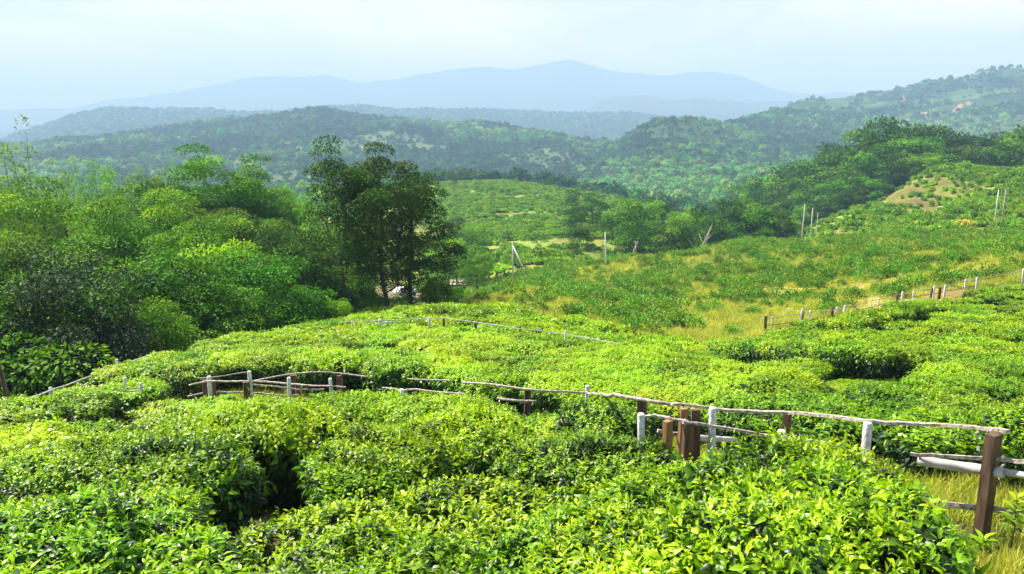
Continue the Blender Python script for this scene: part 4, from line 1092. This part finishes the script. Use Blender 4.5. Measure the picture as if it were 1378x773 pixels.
def shrub_zone():
    n = 24000
    r_ = np.sqrt(rng.uniform(42 ** 2, 165 ** 2, n)); a = rng.uniform(R(-9), R(37), n)
    x, y = r_ * np.sin(a), r_ * np.cos(a); z = H(x, y); px, py = project(x, y, z)
    ok = inpoly(px, py, [(600, 400), (680, 372), (760, 358), (850, 345), (930, 328), (1000, 320), (1100, 322), (1200, 318), (1300, 314), (1450, 300), (1500, 345), (1378, 372), (1250, 393), (1130, 422), (1040, 442), (985, 462), (930, 462), (840, 448), (760, 430), (700, 416), (640, 408)])
    dn = fbm(x / 9, y / 9, 3, 400) + .35 * fbm(x / 26, y / 26, 2, 401) + .12 * sm(95, 130, r_)
    ok &= rng.random(n) < np.clip((dn + .18) * 2.6, .10, .9)
    ok &= (((y + .22 * x + 2.5 * fbm(x / 18, y / 18, 2, 404)) / 2.3) % 1) < .5
    # keep the dry bands along the fence and in the middle of the slope clear
    ok &= ~(inpoly(px, py, [(880, 452), (925, 432), (960, 428), (1000, 440), (960, 470)]) & (rng.random(n) < .8))
    ok &= ~(inpoly(px, py, [(1180, 385), (1300, 362), (1420, 335), (1420, 352), (1300, 378), (1200, 395)]) & (rng.random(n) < .85))
    ok &= ~(inpoly(px, py, [(770, 372), (850, 355), (930, 352), (940, 366), (860, 372), (780, 385)]) & (rng.random(n) < .75))
    P = []
    cell = {}
    for i in np.nonzero(ok)[0]:
        k = (int(x[i] // 1.15), int(y[i] // 1.15))
        if k in cell: continue
        cell[k] = 1; P.append((x[i], y[i], z[i]))
    return P
SHP = sorted(shrub_zone(), key=lambda p: math.hypot(p[0], p[1]))
print('shrubs', len(SHP))
def shrub_vis(p):
    px, py = project(*p); return 0 < px < 1378
sv = [p for p in SHP if shrub_vis(p)]
for k, p in enumerate(sv[:300]):
    fo, st = SH[k % 5]; s = .66 + .45 * rng.random()
    e = empty('tea_shrub', p, rng.random() * 6.28, (s * 1.15, s * 1.15, s * (.8 + .35 * rng.random())))
    px, _ = project(*p)
    zn = 'left' if px < 900 else ('middle' if px < 1120 else 'right')
    tag(e, {'left': 'scattered dark green shrub on the lower left part of the dry grass slope', 'middle': 'scattered dark green shrub in the hollow of the dry grass slope', 'right': 'scattered dark green shrub on the dry grass just above the white posted fence'}[zn], 'shrub', 'shrubs on the dry slope, ' + zn)
    obj('foliage', fo, e)
rest = [p for p in SHP if not shrub_vis(p)] + sv[300:]
rp_ = np.array(rest); s = .66 + .5 * rng.random(len(rest))
scatter('slope_shrubs', rp_ - [0, 0, .03], rng.random(len(rest)) * 6.28, np.c_[s * 1.15, s * 1.15, s], rng.integers(0, 5, len(rest)), [('shrub', t[0]) for t in SH], 'dark green shrubs dotted in rows over the upper dry slope', 'shrubs')

# ---------------------------------------------------------------- hedgerows following the contours of the farther tea hills
def row_clump(seed, tone):
    g0 = np.random.default_rng(seed); n = 230
    P = np.c_[g0.uniform(-1.1, 1.1, n), g0.uniform(-.5, .5, n), .5 + .35 * g0.random(n)]
    u = np.c_[P[:, 0] * .3, P[:, 1], np.ones(n)]
    V, Q, T = leaves(P, g0.normal(0, 1, (n, 3)) + [0, 0, .3], u + g0.normal(0, .4, (n, 3)), .42, .24, np.clip(tone + g0.normal(0, .15, n), 0, 1), 2)
    return mesh_np('row', V, Q, M['shrub'], tint=T)
RC = [('row', row_clump(650 + k, (.5, .65, .8, .35)[k])) for k in range(4)]
n = 150000
r_ = np.sqrt(rng.uniform(140 ** 2, 520 ** 2, n)); a = rng.uniform(R(-12), R(38), n)
x, y = r_ * np.sin(a), r_ * np.cos(a); z = H(x, y); px, py = project(x, y, z)
gx = (H(x + 1.5, y) - H(x - 1.5, y)) / 3; gy = (H(x, y + 1.5) - H(x, y - 1.5)) / 3
sl_ = np.hypot(gx, gy) + .02
ph = np.where(r_ > 235, (y * .95 + 14 * fbm(x / 60, y / 60, 2, 410)) / 5.2, (z * 2.2 + y * .35 + 5 * fbm(x / 40, y / 40, 2, 412)) / 2.6)
fr = np.abs((ph % 1) - .5)
dn = fbm(x / 24, y / 24, 3, 411)
cone = inpoly(px, py, [(1050, 335), (1160, 268), (1262, 224), (1500, 226), (1500, 325)])
midh = inpoly(px, py, [(560, 400), (590, 245), (700, 238), (830, 262), (960, 290), (900, 340), (760, 372), (690, 385)])
ok = (cone | midh) & (fr < .22) & (rng.random(n) < np.clip((dn + .42) * 2.2, .06, 1))
brown = inpoly(px, py, [(1175, 275), (1205, 250), (1255, 238), (1300, 243), (1345, 258), (1300, 268), (1262, 274), (1262, 292), (1225, 288)])
ok &= ~(brown & (rng.random(n) < .9))
x, y, z = x[ok], y[ok], z[ok]; ang = np.arctan2(gx[ok], -gy[ok]); s = .75 + .5 * rng.random(len(x))
print('rows', len(x))
scatter('contour_rows', np.c_[x, y, z - .15], ang + rng.normal(0, .12, len(x)), np.c_[s, s * .9, s * (.8 + .5 * rng.random(len(x)))], rng.integers(0, 4, len(x)), RC, 'rows of tea following the contours of the farther hills', 'tea')
# loose bushes breaking up the rows
ok = rng.random(n) < .03
r2 = np.sqrt(rng.uniform(125 ** 2, 560 ** 2, 5000)); a2 = rng.uniform(R(-14), R(38), 5000); x2, y2 = r2 * np.sin(a2), r2 * np.cos(a2)
k2 = (fbm(x2 / 30, y2 / 30, 3, 420) > .2) & (rng.random(5000) < .7); x2, y2, r2 = x2[k2], y2[k2], r2[k2]; s2 = (.9 + 1.6 * rng.random(len(x2)) ** 3)
scatter('hill_scrub', np.c_[x2, y2, H(x2, y2) - .1], rng.random(len(x2)) * 6.28, s2 * 1.3, rng.integers(0, 5, len(x2)), [('shrub', t[0]) for t in SH], 'rough green scrub over the farther tea hills', 'scrub')

# ---------------------------------------------------------------- grasses
def tuft(seed, h=.45, n=34, tone=.7):
    g0 = np.random.default_rng(seed)
    P = np.c_[g0.normal(0, .16, (n, 2)), np.zeros(n)]; D = np.c_[g0.normal(0, .35, (n, 2)), np.ones(n)]
    V, Q, T = leaves(P, D, rdir(n, g0), h * (.6 + .7 * g0.random(n)), .022 * h / .4, np.clip(tone + g0.normal(0, .15, n), 0, 1), 2, .5)
    return mesh_np('tuft', V, Q, M['grass'], tint=T)
TU = [('tuft', tuft(700 + k, (.35, .5, .7, .3)[k], 34, (.55, .8, .95, .35)[k])) for k in range(4)]
n = 60000
r_ = np.exp(rng.uniform(math.log(38), math.log(135), n)); a = rng.uniform(R(-6), R(36), n); x, y = r_ * np.sin(a), r_ * np.cos(a); z = H(x, y); px, py = project(x, y, z)
ok = inpoly(px, py, [(620, 412), (700, 370), (850, 345), (1000, 322), (1450, 300), (1450, 370), (1250, 398), (1040, 445), (960, 480), (850, 452)]) & (rng.random(n) < np.clip(fbm(x / 6, y / 6, 3, 430) * 2 + .6, .1, 1))
x, y, z, r_ = x[ok], y[ok], z[ok], r_[ok]; s = (.45 + .45 * rng.random(len(x))) * np.interp(r_, [38, 135], [1, 1.7])
scatter('dry_grass', np.c_[x, y, z], rng.random(len(x)) * 6.28, np.c_[s, s, s * .8], rng.integers(0, 4, len(x)), TU, 'dry yellow grass covering the open slope', 'grass')
# grass and weeds along the trodden path
n = 52000
x = np.where(rng.random(n) < .5, rng.uniform(-16, 17, n), rng.uniform(2.5, 9, n)); y = np.where(x < 9, rng.uniform(3.2, 24, n), rng.uniform(3.2, 24, n)); d_ = dist_poly(x, y, PATH)
ok = (d_ < 2.6) & (rng.random(n) < np.clip(.3 + .5 * d_ + fbm(x * 1.1, y * 1.1, 2, 440), .05, 1)); x, y = x[ok], y[ok]
s = .16 + .22 * rng.random(len(x))
scatter('path_grass', np.c_[x, y, H(x, y) - .01], rng.random(len(x)) * 6.28, s, rng.integers(0, 4, len(x)), TU, 'short green and straw coloured grass on the path between the fences', 'grass')
# young tea seedling by the right hand post
x, y, z = at(1357, 752, 0)
def seedling(x, y, z, h, seed, label):
    g0 = np.random.default_rng(seed); e = empty('tea_seedling', (x, y, z)); tag(e, label, 'plant')
    g = Geo(); g.tube([(0, 0, -.05), (.02, 0, h * .5), (.01, .02, h)], [.009, .007, .004], 6); obj('stem', g.mesh('stem', M['stem'], True), e)
    m = 22; t = np.linspace(.45, 1, m); a = np.arange(m) * 2.4
    P = np.c_[.01 * np.cos(a), .01 * np.sin(a), h * t]; D = np.c_[np.cos(a), np.sin(a), .1 + t * .8]
    V, Q, T = leaves(P, D, np.tile([0, 0, 1.0], (m, 1)) + g0.normal(0, .2, (m, 3)), .12, .05, .3 + .5 * t ** 2 + g0.normal(0, .05, m), 0)
    obj('leaves', mesh_np('leaves', V, Q, M['tea'], tint=T), e)
seedling(x, y, z, .62, 1, 'young tea seedling on a thin brown stem before the fence, bottom right')
x, y, z = at(1318, 765, 0); seedling(x, y, z, .3, 2, 'tiny tea seedling at the bottom edge beside the taller seedling')
# ---------------------------------------------------------------- sky, sun, haze, camera
SUN_EL, SUN_AZ = 53.0, -54.0           # azimuth measured from the view direction (+Y), negative = left
w = bpy.data.worlds.new("World"); sc.world = w; w.use_nodes = True
nt = w.node_tree; nt.nodes.clear(); L = nt.links.new
out = nt.nodes.new('ShaderNodeOutputWorld'); bg = nt.nodes.new('ShaderNodeBackground')
sky = nt.nodes.new('ShaderNodeTexSky'); sky.sky_type = 'NISHITA'; sky.sun_disc = False
sky.sun_elevation = R(SUN_EL); sky.sun_rotation = R(SUN_AZ); sky.altitude = 600; sky.dust_density = 1.0; sky.air_density = 1.0
bg.inputs[1].default_value = .055
tc = nt.nodes.new('ShaderNodeTexCoord'); mp = nt.nodes.new('ShaderNodeMapping'); mp.inputs['Scale'].default_value = (1.2, 1.2, 4.0)
mp.inputs['Rotation'].default_value = (0, 0, .5)
nz = nt.nodes.new('ShaderNodeTexNoise'); nz.inputs['Scale'].default_value = 2.6; nz.inputs['Detail'].default_value = 9; nz.inputs['Roughness'].default_value = .58; nz.inputs['Distortion'].default_value = .5
L(tc.outputs['Generated'], mp.inputs[0]); L(mp.outputs[0], nz.inputs['Vector'])
rp = ramp(nt, [(.36, (.35, .35, .35)), (.66, (1, 1, 1))], nz.outputs[0])
mx = N(nt, 'ShaderNodeMix', data_type='RGBA'); mx.inputs[7].default_value = (16, 12.8, 11.8, 1)
ml = nt.nodes.new('ShaderNodeMath'); ml.operation = 'MULTIPLY'; ml.inputs[1].default_value = .8
sx = nt.nodes.new('ShaderNodeSeparateXYZ'); L(tc.outputs['Generated'], sx.inputs[0])
mz = N(nt, 'ShaderNodeMapRange'); mz.inputs[1].default_value = .16; mz.inputs[2].default_value = .5; mz.inputs[3].default_value = 1; mz.inputs[4].default_value = 0
L(sx.outputs[2], mz.inputs[0]); mm = nt.nodes.new('ShaderNodeMath'); mm.operation = 'MULTIPLY'; L(rp.outputs[0], mm.inputs[0]); L(mz.outputs[0], mm.inputs[1]); L(mm.outputs[0], ml.inputs[0]); L(ml.outputs[0], mx.inputs[0]); L(sky.outputs[0], mx.inputs[6]); L(mx.outputs[2], bg.inputs[0]); L(bg.outputs[0], out.inputs[0])

sl = bpy.data.lights.new('sun', 'SUN'); sl.energy = 5.0; sl.angle = R(.5); sl.color = (1, .95, .85)
so = bpy.data.objects.new('sun', sl); COL.objects.link(so)
from mathutils import Vector
sd = Vector((math.sin(R(SUN_AZ)) * math.cos(R(SUN_EL)), math.cos(R(SUN_AZ)) * math.cos(R(SUN_EL)), math.sin(R(SUN_EL))))
so.rotation_euler = sd.to_track_quat('Z', 'Y').to_euler(); so.location = (0, 0, 300)

zlo, zhi = float(GZ.min()) - 2, max(float(GZ.max()), 60.0) + 15
g = Geo(); g.box((0, 0, (zlo + zhi) / 2), (34000, 34000, zhi - zlo))
hm, nt, out = newmat('haze_air')
pv = nt.nodes.new('ShaderNodeVolumePrincipled'); pv.inputs['Color'].default_value = HAZE_COL
pv.inputs['Density'].default_value = HAZE_D; pv.inputs['Anisotropy'].default_value = HAZE_G; pv.inputs['Absorption Color'].default_value = (.2, .2, .2, 1)
nt.links.new(pv.outputs[0], out.inputs['Volume'])
o = obj('haze', g.mesh('haze', hm)); tag(o, kind='stuff')

cd = bpy.data.cameras.new('camera'); co = bpy.data.objects.new('camera', cd); COL.objects.link(co)
cd.sensor_width = 36; cd.lens = 36 * F / 1378.0; cd.clip_start = .1; cd.clip_end = 60000
co.location = (0, 0, 0); co.rotation_euler = (PI / 2 - PITCH, 0, 0)
sc.camera = co
c = sc.cycles
c.max_bounces = 7; c.diffuse_bounces = 3; c.glossy_bounces = 2; c.transmission_bounces = 4; c.volume_bounces = 1; c.transparent_max_bounces = 4
c.use_denoising = True
try:
    c.denoiser = 'OPENIMAGEDENOISE'; c.denoising_prefilter = 'ACCURATE'; c.denoising_input_passes = 'RGB_ALBEDO_NORMAL'
except Exception: pass
c.use_adaptive_sampling = False
c.sample_clamp_indirect = 6
c.caustics_reflective = False; c.caustics_refractive = False
sc.render.use_persistent_data = False
sc.view_settings.view_transform = 'Standard'; sc.view_settings.look = 'None'; sc.view_settings.exposure = EXPO; sc.view_settings.gamma = 1
